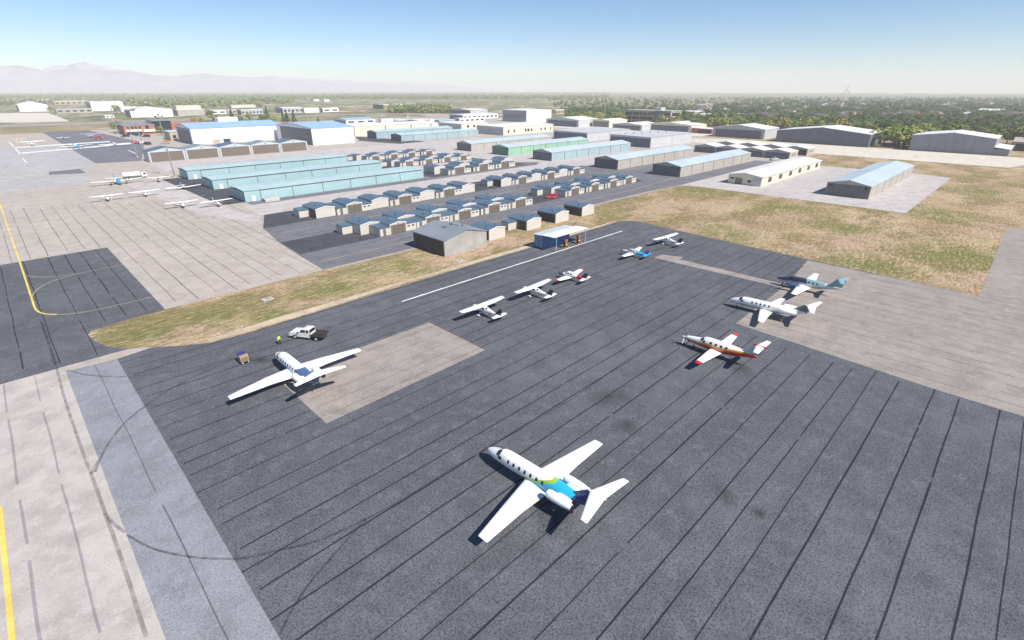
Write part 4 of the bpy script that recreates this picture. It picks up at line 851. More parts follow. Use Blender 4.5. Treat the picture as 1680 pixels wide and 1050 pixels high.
# twin turboprop with navy nose
t, xs = craft("twin_turboprop", "twin turboprop with a dark navy nose, silver belly and sea-green tail", "turboprop", (117.7, 33.6), 92.5, 12.6)
b = Body([(0, 1.45, .05, .05), (-.3, 1.46, .28, .26), (-1.2, 1.5, .5, .5), (-2.2, 1.6, .66, .68), (-2.9, 1.76, .72, .84), (-3.8, 1.8, .75, .88), (-7.8, 1.8, .75, .88), (-9.4, 1.86, .58, .68), (-11.2, 1.96, .3, .4), (-12.4, 2.05, .12, .18), (-12.7, 2.06, .04, .06)], xs)
def s5(x, h, c):
    if x > -6.4 + .5 * h: return 1 if h > .02 else (2 if h > -.1 else 0)
    return 3 if h > .35 and x > -9.5 else (0 if h < .1 else 2)
b.build(t, [C_SILVER, C_DKNAVY, C_SILVER, C_SEA], s5, 120, 64)
for s in (1, -1):
    wing(t, "wing", xs, [(0, 1.1, -4.5, 2.9, .12), (.8, 1.12, -4.6, 2.7, .12), (2.6, 1.25, -4.7, 2.4, .12), (8.6, 1.6, -5.3, 1.15, .1)], [M_WHITE, C_SILVER], s)
    mb = MB(); mb.loft([[(x + xs, 2.45 * s + r * math.cos(a) * .9, z + r * math.sin(a)) for a in np.linspace(0, 2 * math.pi, 16, endpoint=False)] for x, z, r in ((-2.6, 1.45, .2), (-2.9, 1.45, .36), (-4.0, 1.45, .46), (-4.9, 1.4, .38), (-5.7, 1.32, .2), (-6.2, 1.3, .05))]); autosmooth(mb.build("engine", C_STEELBLUE, t), 60)
    prop(t, -2.55 + xs, 2.45 * s, 1.45, 1.2, 4, M_DARK, C_SILVER, .2)
    wing(t, "tailplane", xs, [(0, 3.95, -11.4, 1.5, .1), (.2, 3.95, -11.5, 1.4, .1), (2.75, 3.98, -12.4, .8, .09)], [C_SEA], s)
    b.patch(t, "windscreen", -2.75, .25, R(90 - s * 34), R(24), sq=4); b.patch(t, "windscreen", -3.15, .2, R(90 - s * 66), R(12), sq=4)
    for k in range(6): b.patch(t, "window", -4.2 - k * .8, .18, R(90 - s * 64), R(12), sq=3.4)
    gear(t, -4.9 + xs, 2.45 * s, 1.2, .28, .2)
wing(t, "fin", xs, [(0, 2.1, -9.2, 3.3, .08), (0, 2.5, -10.3, 2.4, .1), (0, 3.93, -11.4, 1.7, .09)], [C_SEA], vertical=True); gear(t, -1.4 + xs, 0, 1.1, .22, .15)
# small planes
HW = [(0, 1.12, .2, .2), (-.12, 1.12, .34, .3), (-.7, 1.12, .44, .4), (-1.35, 1.14, .5, .46), (-1.9, 1.32, .54, .66), (-2.3, 1.38, .55, .72), (-3.6, 1.36, .54, .70), (-4.4, 1.3, .42, .55), (-5.8, 1.22, .24, .32), (-7.4, 1.2, .09, .18), (-7.8, 1.2, .03, .1)]
def highwing(label, nose, head, mats, scheme, finm, wingm, group, blades=2, tipm=None, cowl=None, name="high_wing_plane", tailm=None):
    t, xs = craft(name, label, "small plane", nose, head, 7.8, group)
    b = Body(HW, xs); b.build(t, mats, scheme, 44, 22)
    for s in (1, -1):
        wing(t, "wing", xs, [(0, 2.06, -1.95, 1.6, .12), (2.6, 2.1, -1.95, 1.6, .12), (5.45, 2.2, -2.1, 1.12, .11)], wingm, s, tipm)
        mb = MB(); mb.cyl((-2.3 + xs, .5 * s, .95), (-2.45 + xs, 2.7 * s, 2.06), .045, n=6); mb.build("wing_strut", M_WHITE, t)
        wing(t, "tailplane", xs, [(0, 1.25, -6.7, 1.25, .09), (1.72, 1.25, -6.95, .8, .08)], tailm or [M_WHITE], s)
        b.patch(t, "windscreen", -1.72, .22, R(90 - s * 30), R(25), sq=4); b.patch(t, "window", -2.5, .36, R(90 - s * 68), R(13), sq=4); b.patch(t, "window", -3.35, .32, R(90 - s * 68), R(12), sq=4); b.patch(t, "rear_window", -4.1, .22, R(90 - s * 34), R(18), sq=4)
        gear(t, -2.75 + xs, 1.25 * s, .9, .2, .16, -.75 * s, .05); mb = MB(); mb.loft([[(-2.75 + xs + dx, 1.25 * s + r * math.cos(a), .26 + r * 1.1 * math.sin(a)) for a in np.linspace(0, 2 * math.pi, 10, endpoint=False)] for dx, r in ((.42, .03), (.25, .13), (-.1, .16), (-.5, .03))]); mb.build("wheel_fairing", M_WHITE, t)
    wing(t, "fin", xs, [(0, 1.25, -5.6, 2.1, .06), (0, 1.5, -6.4, 1.5, .09), (0, 2.62, -7.2, .85, .09)], finm, vertical=True)
    prop(t, .02 + xs, 0, 1.12, .95, blades, M_DARK, M_WHITE, .9); gear(t, -.9 + xs, 0, .8, .17, .12, 0, .04)
    return t
def sh(x, h, c): return 1 if -.12 < h < .08 and x > -7 else 0
GHW = "high-wing planes on the dark apron"
highwing("white dark-finned high-wing plane, the one nearest the beige patch on the dark apron", (59.4, 70.3), 90, [M_WHITE, C_SLATE], sh, [C_BLACK], [M_WHITE], GHW)
highwing("white dark-finned high-wing plane between another high-wing and the red-tipped low-wing", (73.6, 70.2), 92, [M_WHITE, C_SLATE], sh, [C_BLACK], [M_WHITE], GHW)
highwing("white high-wing plane with a dark fin, farthest out beside the white and cyan low-wing", (129.6, 70.6), 84, [M_WHITE, C_SLATE], sh, [C_BLACK], [M_WHITE], GHW)
LW = [(0, 1.05, .2, .2), (-.1, 1.05, .36, .32), (-.8, 1.06, .5, .44), (-1.6, 1.08, .56, .5), (-2.1, 1.24, .58, .66), (-2.6, 1.32, .58, .74), (-3.6, 1.3, .56, .7), (-4.6, 1.2, .44, .52), (-6.2, 1.16, .2, .3), (-7.2, 1.16, .07, .16), (-7.4, 1.16, .03, .08)]
def lowwing(label, nose, head, mats, scheme, finm, wingm, group=None, tipm=1, tailm=None, span=5.2, blades=3, name="low_wing_plane", pm=None):
    t, xs = craft(name, label, "small plane", nose, head, 7.4, group)
    b = Body(LW, xs); b.build(t, mats, scheme, 44, 22)
    for s in (1, -1):
        wing(t, "wing", xs, [(0, .8, -1.6, 2.2, .13), (.6, .82, -1.75, 2.0, .13), (span - .5, 1.2, -2.15, 1.2, .12), (span, 1.26, -2.25, 1.0, .11)], wingm, s, tipm)
        wing(t, "tailplane", xs, [(0, 1.2, -6.2, 1.2, .09), (1.9, 1.22, -6.55, .75, .08)], tailm or [M_WHITE], s)
        b.patch(t, "windscreen", -1.95, .24, R(90 - s * 30), R(26), sq=4); b.patch(t, "window", -2.65, .3, R(90 - s * 62), R(13), sq=4); b.patch(t, "window", -3.4, .28, R(90 - s * 62), R(12), sq=4)
        gear(t, -2.4 + xs, 1.5 * s, .85, .19, .15, 0, .05)
    wing(t, "fin", xs, [(0, 1.25, -5.2, 2.1, .06), (0, 1.5, -5.9, 1.5, .09), (0, 2.5, -6.75, .8, .09)], finm, vertical=True)
    prop(t, .0 + xs, 0, 1.05, .95, blades, pm or M_DARK, C_BLACK, .7); gear(t, -.7 + xs, 0, .8, .17, .12, 0, .04)
    return t
def sl(x, h, c):
    if x > -1.2: return 3
    if x < -4.9: return 1
    return 2 if h < -.1 else 0
lowwing("white low-wing plane with black cowl, red rear and red wing tips", (86.6, 71), 95, [M_WHITE, C_RED, C_SILVER, C_SLATE], sl, [C_BLACK], [M_WHITE, C_RED])
def sb(x, h, c): return 1 if x < -4.3 + .5 * h else (2 if x < -6.4 else 0)
lowwing("white low-wing plane with a bright cyan tail, far end of the dark apron", (112.2, 70.9), 97, [C_SILVER, C_CYAN, C_CYAN], sb, [C_STEELBLUE], [M_WHITE], None, None, [C_CYAN])
# parked planes on the left apron, noses towards the camera
GL = "small planes on the left-hand apron"
def plain(x, h, c): return 0
def stripe(x, h, c): return 1 if -.3 < h < .0 else 0
highwing("white high-wing plane on the left apron, leftmost of its row", (28.4, 252.2), -90, [M_WHITE, C_SLATE], plain, [M_WHITE], [M_WHITE], GL)
highwing("white high-wing plane with black wingtip pods, second in the row behind the leftmost one", (41.2, 252.6), -90, [M_WHITE, C_SLATE], plain, [M_WHITE], [M_WHITE, C_BLACK], GL)
highwing("white high-wing plane alone in front of the row, nearest the camera on the left apron", (45.9, 217.4), -91, [M_WHITE, C_SLATE], plain, [M_WHITE], [M_WHITE], GL)
highwing("white high-wing plane with a yellow-green nose by the nearest teal hangar corner", (56, 210.8), -90, [M_WHITE, C_YELLOW], lambda x, h, c: 1 if x > -2.2 and h < .3 else 0, [M_WHITE], [M_WHITE], GL)
highwing("white plane with an orange-tan cabin beside the tanker truck's cab", (54, 290.5), -96, [M_WHITE, C_TAN], lambda x, h, c: 1 if x > -4.4 else 0, [C_TAN], [M_WHITE], GL)
lowwing("white and red plane with a long wing in front of the farthest teal hangar's corner", (57, 260.2), -92, [M_WHITE, C_RED], lambda x, h, c: 1 if h < .25 else 0, [M_WHITE], [M_WHITE], GL, None, None, 7.0)
t, xs = craft("twin_propeller_plane", "white twin-propeller plane with a bright blue nose beside the tanker truck", "small plane", (39.5, 294), -87, 11.0, GL)
b = Body([(0, 1.6, .05, .05), (-.4, 1.6, .4, .36), (-1.6, 1.7, .72, .7), (-2.6, 1.9, .85, .95), (-6.5, 1.9, .85, .95), (-9, 2.0, .45, .5), (-11, 2.1, .08, .1)], xs)
b.build(t, [M_WHITE, C_CYAN, C_SLATE], lambda x, h, c: 1 if x > -3.2 and h > -.2 else (2 if h < -.5 else 0), 44, 22)
for s in (1, -1):
    wing(t, "wing", xs, [(0, 1.5, -3.8, 2.5, .12), (3, 1.6, -3.9, 2.2, .12), (10.2, 2.0, -4.4, 1.1, .1)], [M_WHITE], s); wing(t, "tailplane", xs, [(0, 2.3, -9.6, 1.5, .1), (3.2, 2.35, -10, .8, .1)], [M_WHITE], s)
    mb = MB(); mb.loft([[(x + xs, 3 * s + r * math.cos(a), 1.65 + r * math.sin(a)) for a in np.linspace(0, 2 * math.pi, 12, endpoint=False)] for x, r in ((-2, .25), (-2.4, .45), (-4, .5), (-6, .1))]); mb.build("engine", M_WHITE, t); prop(t, -1.95 + xs, 3 * s, 1.65, 1.3, 3, M_DARK, C_SLATE, .4)
    b.patch(t, "windscreen", -2.2, .3, R(90 - s * 32), R(24), sq=4); gear(t, -4.2 + xs, 3 * s, 1.3, .35, .25)
wing(t, "fin", xs, [(0, 2.2, -8.4, 2.8, .08), (0, 4.3, -10.2, 1.3, .09)], [C_CYAN], vertical=True); gear(t, -1 + xs, 0, 1.2, .3, .2)
GF2 = "small planes on the far parking area"
highwing("yellow-nosed small plane at the far left end of the far parking area", (22.4, 612), -90, [M_WHITE, C_YELLOW], lambda x, h, c: 1 if x > -5 else 0, [C_YELLOW], [C_YELLOW], GF2)
t = highwing("white high-wing plane right of the yellow one on the far parking area", (27, 556), -85, [M_WHITE, C_SLATE], plain, [C_SLATE], [M_WHITE], GF2); t.scale = (1.6, 1.6, 1.6)
lowwing("white low-wing plane with red nose on the far dark square", (52.4, 618), -90, [M_WHITE, C_RED], lambda x, h, c: 1 if x > -2 else 0, [M_WHITE], [M_WHITE], GF2, None)
t = highwing("light-blue-winged plane on the far dark square", (72, 618), -100, [C_LBLUE, C_LBLUE], plain, [C_LBLUE], [C_LBLUE], GF2); t.scale = (1.5, 1.5, 1.5)
t = highwing("red plane next to the light-blue-winged one", G(168, 229), -60, [C_RED, C_RED], plain, [C_RED], [C_RED], GF2, tailm=[C_RED]); t.scale = (1.3, 1.3, 1.3)
t = copy_tree(bpy.data.objects["twin_propeller_plane"]); t["label"] = "white twin-engine plane standing between the two white painted strips"; t["group"] = GF2; t.location = (49.3, 514, .036); t.rotation_euler.z = R(-75)
t = lowwing("white plane with a red nose stripe near the lamp masts on the far parking area", (72.6, 510), -90, [M_WHITE, C_RED], lambda x, h, c: 1 if h < -.2 else 0, [M_WHITE], [M_WHITE], GF2, None, None, 7); t.scale = (1.4, 1.4, 1.4)
c = G(759, 246); t = lowwing("white low-wing plane parked at the dark end of the long light-grey hangar", c, 200, [M_WHITE, C_RED], plain, [M_WHITE], [M_WHITE], None, None)
# airliners behind the cream building
for k, (x, y, hd) in enumerate(((645, 201.5, 100), (695, 202, 70))):
    c = G(x, y); t, xs = craft("airliner", ("white airliner left of the other, behind the cream wall-like building", "white airliner right of the other, behind the cream wall-like building")[k], "airliner", c, hd, 30)
    b = Body([(0, 3, .1, .1), (-1, 3, 1, .9), (-3, 3.2, 1.5, 1.5), (-6, 3.4, 1.7, 1.7), (-20, 3.4, 1.7, 1.7), (-26, 3.9, .9, 1), (-30, 4.3, .15, .15)], xs); b.build(t, [M_WHITE], None, 40, 20)
    for s in (1, -1):
        wing(t, "wing", xs, [(0, 2.4, -11, 6, .11), (6, 2.9, -14, 3.4, .1), (14, 3.5, -18, 1.3, .1)], [M_WHITE], s); wing(t, "tailplane", xs, [(0, 4.5, -25.5, 3.4, .1), (5, 4.7, -28, 1.4, .1)], [M_WHITE], s)
        nacelle(t, -11.5, -15, 5 * s, 1.9, .9, M_WHITE, None, xs); b.patch(t, "windscreen", -1.7, .4, R(90 - s * 30), R(22), sq=4); gear(t, -16 + xs, 2.5 * s, 2.4, .6, .5)
    wing(t, "fin", xs, [(0, 4.5, -24, 5, .09), (0, 10, -28, 2.2, .09)], [M_WHITE], vertical=True); gear(t, -3 + xs, 0, 2, .5, .4)
#PART4
# ------------------------------------------------------------------ fuel point
C_CBLUE = paint("container_blue", (0.10, 0.25, 0.50), 0.5, dirt=.14, scale=.5); C_PUMP = paint("pump_red_brown", (0.42, 0.17, 0.12), 0.5, dirt=.1); C_PUMPD = paint("pump_dark", (0.07, 0.05, 0.045), 0.5)
t = thing("fuel_container", "blue corrugated shipping container under the pale canopy at the grass edge", "container", (100.5, 88.6, .03), R(0))
LX, LY, LZ = 11.2, 3.4, 3.75
mb = MB(); mb.box(.06, .06, .25, LX - .06, LY - .06, LZ - .05)
n = 42
for k in range(n):
    x = .25 + (LX - .5) * k / n; mb.box(x, -.01, .42, x + (LX - .5) / n * .5, .055, LZ - .3); mb.box(x, LY - .055, .42, x + (LX - .5) / n * .5, LY + .01, LZ - .3)
mb.build("body", C_CBLUE, t)
mb = MB()
for x in (0, LX - .16):
    for y in (0, LY - .16): mb.box(x, y, .0, x + .16, y + .16, LZ)
for y in (-.02, LY - .14): mb.box(.17, y, .12, LX - .17, y + .16, .3); mb.box(.17, y, LZ - .2, LX - .17, y + .16, LZ - .02)
mb.build("corner_frame", C_STEELBLUE, t)
for s in (0, 1):
    mb = MB(); y0 = .2 + s * 1.37; mb.box(-.03, y0, .35, .05, y0 + 1.32, LZ - .25)
    for z in (1.05, 1.75, 2.45): mb.box(-.06, y0 + .06, z, -.032, y0 + 1.26, z + .1)
    d = mb.build("door", C_CBLUE, t)
    for q in (.4, .9): mb = MB(); mb.cyl((-.09, y0 + q, .4), (-.09, y0 + q, LZ - .3), .025, n=6); mb.build("lock_rod", C_SILVER, d)
t2 = thing("fuel_canopy", "pale blue and white sloping canopy on two thin posts over the blue container", "canopy", (100.2, 88.3, .03))
mb = MB(); mb.prism_x([(-3.5, 4.0), (1.2, 3.84), (1.2, 3.92), (-3.5, 4.08)], .3, 15.4); mb.build("canopy_sheet", M_WROOF, t2)
mb = MB(); mb.prism_x([(1.22, 3.84), (4.1, 3.78), (4.1, 3.86), (1.22, 3.92)], -.1, 14.2); mb.build("canopy_sheet", M_LROOF, t2)
for x in (1.4, 14.2):
    mb = MB(); mb.cyl((x, -3.35, 0.0), (x, -3.35, 3.98), .075, n=8); mb.build("post", C_LBLUE, t2)
for k, x in enumerate((106.3, 112.1)):
    t = thing("fuel_pump", ("left", "right")[k] + "-hand red and dark fuel pump standing before the blue container", "fuel pump", (x, 85.6, .04), 0, "fuel pumps")
    mb = MB(); mb.box(-.75, -.5, 0, .75, .5, .16); mb.build("plinth", C_PUMP, t)
    mb = MB(); mb.prism_y([(-.5, .17), (.5, .17), (.42, 1.3), (-.42, 1.3)], -.32, .32); mb.build("cabinet", C_PUMPD, t)
    mb = MB(); mb.cyl((0, -.3, 1.95), (0, .3, 1.95), .62, n=18); mb.build("hose_drum", C_PUMPD, t)
    mb = MB()
    for y in (-.36, .33): mb.cyl((0, y, 1.95), (0, y + .03, 1.95), .55, n=18)
    mb.build("drum_rim", C_PUMP, t)
    mb = MB(); mb.cyl((0, -.42, 1.95), (0, -.37, 1.95), .2, n=12); mb.build("drum_hub", C_PUMPD, t)
    mb = MB(); mb.box(-.3, -.36, .75, .3, -.325, 1.2); mb.build("display", C_YELLOW, t)
    mb = MB(); mb.box(.1, -.9, .0, .8, -.52, .35); mb.build("hose_box", C_PUMP, t)
# ------------------------------------------------------------------ vehicles
def extr(prof, w, top=None, mats=None):
    """side profile (x,z) swept across the width with slightly tumbled-in upper edges"""
    mb = MB(); zmax = max(z for _, z in prof); zmin = min(z for _, z in prof)
    rings = []
    for y in (-w / 2, -w / 2 + .07, w / 2 - .07, w / 2):
        e = .0 if abs(y) < w / 2 - .01 else .05
        cx = sum(p[0] for p in prof) / len(prof); cz = sum(p[1] for p in prof) / len(prof)
        rings.append([(x + (cx - x) * e * .4, y * (1 if not top else 1), z + (cz - z) * e) for x, z in prof])
    mb.loft(rings); return mb
def wheels(root, xs_, w, r, wd=.24):
    for x in xs_:
        for s in (1, -1):
            y = s * (w / 2 - wd / 2 + .03)
            mb = MB(); mb.cyl((x, y - wd / 2, r), (x, y + wd / 2, r), r, n=20); q = mb.build("wheel", M_RUBBER, root)
            mb = MB(); mb.cyl((x, y - s * .02, r), (x, y + s * (wd / 2 + .012), r), r * .6, r * .52, n=14); mb.build("rim", C_SILVER, q)
def side_glass(root, poly, w, nm="side_window"):
    for s in (1, -1):
        mb = MB(); y = s * (w / 2 + .006); n = len(poly)
        mb.add([(x, y, z) for x, z in poly] + [(x, y + s * .012, z) for x, z in poly], [tuple(range(n)), tuple(range(n, 2 * n))] + [(i, (i + 1) % n, n + (i + 1) % n, n + i) for i in range(n)]); mb.build(nm, M_GLASS, root)
def pickup(name, label, u, v, head, paintm, bedm, cat="pickup truck", flat=True, sc_=1.0, group=None):
    t = thing(name, label, cat, (u, v, .03), R(head), group); t.scale = (sc_,) * 3
    w = 1.98
    mb = extr([(2.95, .48), (3.05, .62), (3.02, .98), (2.85, 1.12), (1.55, 1.22), (1.1, 1.25), (.98, 1.22), (-.72, 1.24), (-.8, .45)], w); autosmooth(mb.build("body", paintm, t), 30)
    # cab with pillars leaning inwards
    mb = MB(); B0 = [(1.25, 1.2), (-.78, 1.2)]; 
    rings = [[(1.3, -.95, 1.2), (1.3, .95, 1.2), (-.8, .95, 1.2), (-.8, -.95, 1.2)], [(.55, -.8, 1.86), (.55, .8, 1.86), (-.72, .8, 1.86), (-.72, -.8, 1.86)], [(.4, -.7, 1.92), (.4, .7, 1.92), (-.62, .7, 1.92), (-.62, -.7, 1.92)]]
    mb.loft(rings); autosmooth(mb.build("cab", paintm, t), 30)
    def lerp(a, b, k): return a + (b - a) * k
    for s in (1, -1):
        mb = MB(); pts = [(1.12, .955, 1.27), (.58, .83, 1.78), (-.05, .83, 1.78), (-.05, .955, 1.27)]; pts2 = [(-.15, .955, 1.27), (-.15, .83, 1.78), (-.66, .83, 1.78), (-.7, .955, 1.27)]
        for P in (pts, pts2): mb.add([(x, s * y, z) for x, y, z in P], [(0, 1, 2, 3)])
        mb.build("side_window", M_GLASS, t)
        mb = MB(); mb.box(2.86, s * .72 - .2, .78, 3.06, s * .72 + .2, .98); mb.build("headlight", M_TRIM, t)
        mb = MB(); mb.box(1.15, s * 1.0 - (0 if s > 0 else .2), 1.2, 1.3, s * 1.0 + (.2 if s > 0 else 0), 1.4); mb.build("mirror", M_DARK, t)
        mb = MB()
        for x in (-.1, .75): mb.box(x, s * (w / 2 + .005) - .012, 1.02, x + .2, s * (w / 2 + .005) + .012, 1.07)
        mb.build("door_handle", M_DARK, t)
    mb = MB(); mb.add([(1.27, -.85, 1.25), (1.27, .85, 1.25), (.6, .74, 1.82), (.6, -.74, 1.82)], [(0, 1, 2, 3)]); mb.build("windscreen", M_GLASS, t)
    mb = MB(); mb.add([(-.822, -.82, 1.27), (-.822, .82, 1.27), (-.752, .72, 1.78), (-.752, -.72, 1.78)], [(0, 1, 2, 3)]); mb.build("rear_window", M_GLASS, t)
    mb = MB(); mb.box(2.9, -.55, .6, 3.075, .55, .9); mb.build("grille", M_DARK, t); mb = MB(); mb.box(2.95, -.95, .4, 3.15, .95, .6); mb.build("bumper", C_SILVER, t)
    mb = MB()
    if flat:
        mb.box(-3.15, -1.02, .78, -.86, 1.02, .92)
        for y in (-1.02, .96): mb.box(-3.15, y, .925, -.86, y + .06, 1.12)
        mb.box(-3.15, -.95, .925, -3.08, .95, 1.12)
        for x in (-.95, -3.1): 
            for y in (-.97, .93): mb.box(x, y, 1.125, x + .05, y + .05, 1.4)
        mb.box(-2.9, -.5, .925, -1.9, .4, 1.15); mb.box(-1.7, -.7, .925, -1.1, .7, 1.05)
    else:
        mb.box(-2.9, -.98, .5, -.82, .98, .75); mb.box(-2.9, -.98, .75, -.82, -.86, 1.2); mb.box(-2.9, .86, .75, -.82, .98, 1.2); mb.box(-2.95, -.98, .5, -2.86, .98, 1.2)
    mb.build("cargo_bed", bedm, t)
    mb = MB(); mb.box(-3.0, -.45, .38, 2.6, .45, .6); mb.build("chassis", M_DARK, t)
    wheels(t, (1.95, -1.95), w, .4, .27); return t
C_WBODY = paint("white_car_paint", (0.72, 0.71, 0.67), 0.35, dirt=.08, coat=.4); C_BED = paint("dark_brown_bed", (0.045, 0.036, 0.03), 0.7, dirt=.2)
pickup("pickup_truck", "white pickup truck with a dark flat bed, parked by the grass strip", 30.9, 81.9, 122, C_WBODY, C_BED, sc_=1.06)
c = G(1270, 263); pickup("pickup_truck", "small silver pickup between the cream windowed building and the white-roofed hangars", c[0], c[1], 160, C_SILVER, C_SILVER, flat=False)
def car(name, label, u, v, head, pm, cat="car", tall=0.0, group=None):
    t = thing(name, label, cat, (u, v, .035), R(head), group); w = 1.86
    mb = extr([(2.2, .3), (2.28, .5), (2.2, .82), (1.3, .98), (1.0, 1.02), (-1.95, 1.05), (-2.2, .95), (-2.25, .45), (-2.15, .28)], w); autosmooth(mb.build("body", pm, t), 30)
    zt = 1.45 + tall; bk = -2.05 if tall else -1.7
    mb = MB(); mb.loft([[(1.15, -.88, 1.0), (1.15, .88, 1.0), (bk - .05, .88, 1.03), (bk - .05, -.88, 1.03)], [(.35, -.7, zt), (.35, .7, zt), (bk + .3, .7, zt), (bk + .3, -.7, zt)]]); autosmooth(mb.build("cabin", pm, t), 30)
    k = .86; zb = 1.07; zu = zt - .1
    f = lambda a, b, z: a + (b - a) * (z - 1.0) / (zt - 1.0)
    for s in (1, -1):
        mb = MB()
        for xa, xb, ua, ub in ((.95, -.25, .28, -.22), (-.35, bk + .2, -.32, bk + .42)): mb.add([(xa, s * (f(.88, .7, zb) + .01), zb), (xb, s * (f(.88, .7, zb) + .01), zb), (ub, s * (f(.88, .7, zu) + .01), zu), (ua, s * (f(.88, .7, zu) + .01), zu)], [(0, 1, 2, 3)])
        mb.build("side_window", M_GLASS, t)
        mb = MB(); mb.box(2.12, s * .66 - .2, .62, 2.27, s * .66 + .2, .78); mb.build("headlight", M_TRIM, t); mb = MB(); mb.box(-2.27, s * .72 - .15, .7, -2.12, s * .72 + .15, .92); mb.build("tail_light", C_RED, t)
    mb = MB(); mb.add([(f(1.15, .35, zb) + .012, -.78, zb), (f(1.15, .35, zb) + .012, .78, zb), (f(1.15, .35, zu) + .012, .66, zu), (f(1.15, .35, zu) + .012, -.66, zu)], [(0, 1, 2, 3)]); mb.build("windscreen", M_GLASS, t)
    mb = MB(); r_ = lambda z: f(bk - .05, bk + .3, z) - .012; mb.add([(r_(zb), -.78, zb), (r_(zb), .78, zb), (r_(zu), .64, zu), (r_(zu), -.64, zu)], [(0, 1, 2, 3)]); mb.build("rear_window", M_GLASS, t)
    wheels(t, (1.4, -1.4), w, .33, .22); return t
c = G(904, 325); car("red_suv", "bright red boxy car parked in the gap of the double hangar row", c[0], c[1], 150, paint("red_car_paint", (0.62, 0.02, 0.02), .3, dirt=.03, coat=.5), "car", .35)
GC = "cars parked beside the brick building"
for k, (x, y, m_, l) in enumerate(((223, 235.5, C_RED, "dark red car at the left end of the brick building's parking row"), (231, 236, M_TRIM, "white car next to the dark red one in the brick building's parking row"), (242, 237.5, C_BLACK, "black car at the right end of the brick building's parking row"),
                                  (226, 223, C_DKNAVY, "dark car under the brick building's white entrance band, left one"), (240, 225, C_BLACK, "dark car under the brick building's white entrance band, right one"), (206, 225, C_BLACK, "black car beside the lamp mast left of the brick building's parking"),
                                  (272, 236, C_TAN, "tan car at the beige building's corner"), (274, 228, M_TRIM, "white car behind the tan one at the beige building's corner"))):
    c = G(x, y); q = car("parked_car", l, c[0], c[1], 80 + 15 * k, m_, "car", .1, GC); q.scale = (1.5,) * 3
# tanker truck
c = G(222, 294); t = thing("tanker_truck", "white tanker truck behind the blue-nosed twin on the left apron", "tanker truck", (c[0] + 1, c[1] + 3, .03), R(-4))
mb = MB(); mb.loft([[(x, r * 1.05 * math.cos(a), 2.0 + r * math.sin(a)) for a in np.linspace(0, 2 * math.pi, 20, endpoint=False)] for x, r in ((-5.2, .9), (-5.0, 1.15), (1.9, 1.15), (2.1, .9))]); autosmooth(mb.build("tank", M_WHITE, t), 50)
mb = extr([(2.5, .6), (4.7, .6), (4.75, 1.5), (4.35, 2.6), (2.5, 2.7)], 2.3); autosmooth(mb.build("cab", C_WBODY, t), 30); side_glass(t, [(4.3, 1.6), (4.1, 2.4), (3.2, 2.45), (3.2, 1.6)], 2.3)
mb = MB(); mb.add([(4.77, -1, 1.6), (4.77, 1, 1.6), (4.42, .95, 2.5), (4.42, -.95, 2.5)], [(0, 1, 2, 3)]); mb.build("windscreen", M_GLASS, t); mb = MB(); mb.box(-5.2, -.6, .6, 4.4, .6, .9); mb.build("chassis", M_DARK, t); wheels(t, (3.7, -2.4, -3.8), 2.3, .5, .32)
# ground power cart
t = thing("ground_cart", "small tan ground cart with a blue top flap, left of the hi-vis worker", "ground cart", (19.5, 80.8, .03), R(4)); t.scale = (.82,) * 3
M_CART = paint("tan_cart_paint", (0.44, 0.34, 0.21), .6, dirt=.15)
mb = MB(); mb.box(-.75, -.7, .45, .75, .65, 1.55); autosmooth(mb.build("cabinet", M_CART, t), 30)
mb = MB(); mb.box(-.6, -.74, .6, .6, -.705, 1.3); mb.build("front_panel", paint("brown_panel", (0.23, 0.16, 0.09), .7), t)
mb = MB(); mb.box(-.8, -.72, 1.555, .8, -.1, 1.66); mb.build("lid", M_CART, t)
mb = MB(); mb.prism_x([(-.1, 1.56), (.85, 1.95), (.85, 2.02), (-.1, 1.63)], -.72, .72); mb.build("top_flap", paint("blue_flap", (0.02, 0.03, 0.12), .7), t)
mb = MB(); mb.box(-.85, -.85, .3, .85, .8, .44); mb.build("chassis", M_DARK, t); mb = MB(); mb.cyl((0, .8, .36), (0, 1.7, .3), .04, n=6); mb.build("tow_bar", M_STEEL, t)
wheels(t, (.55, -.55), 1.7, .28, .16)
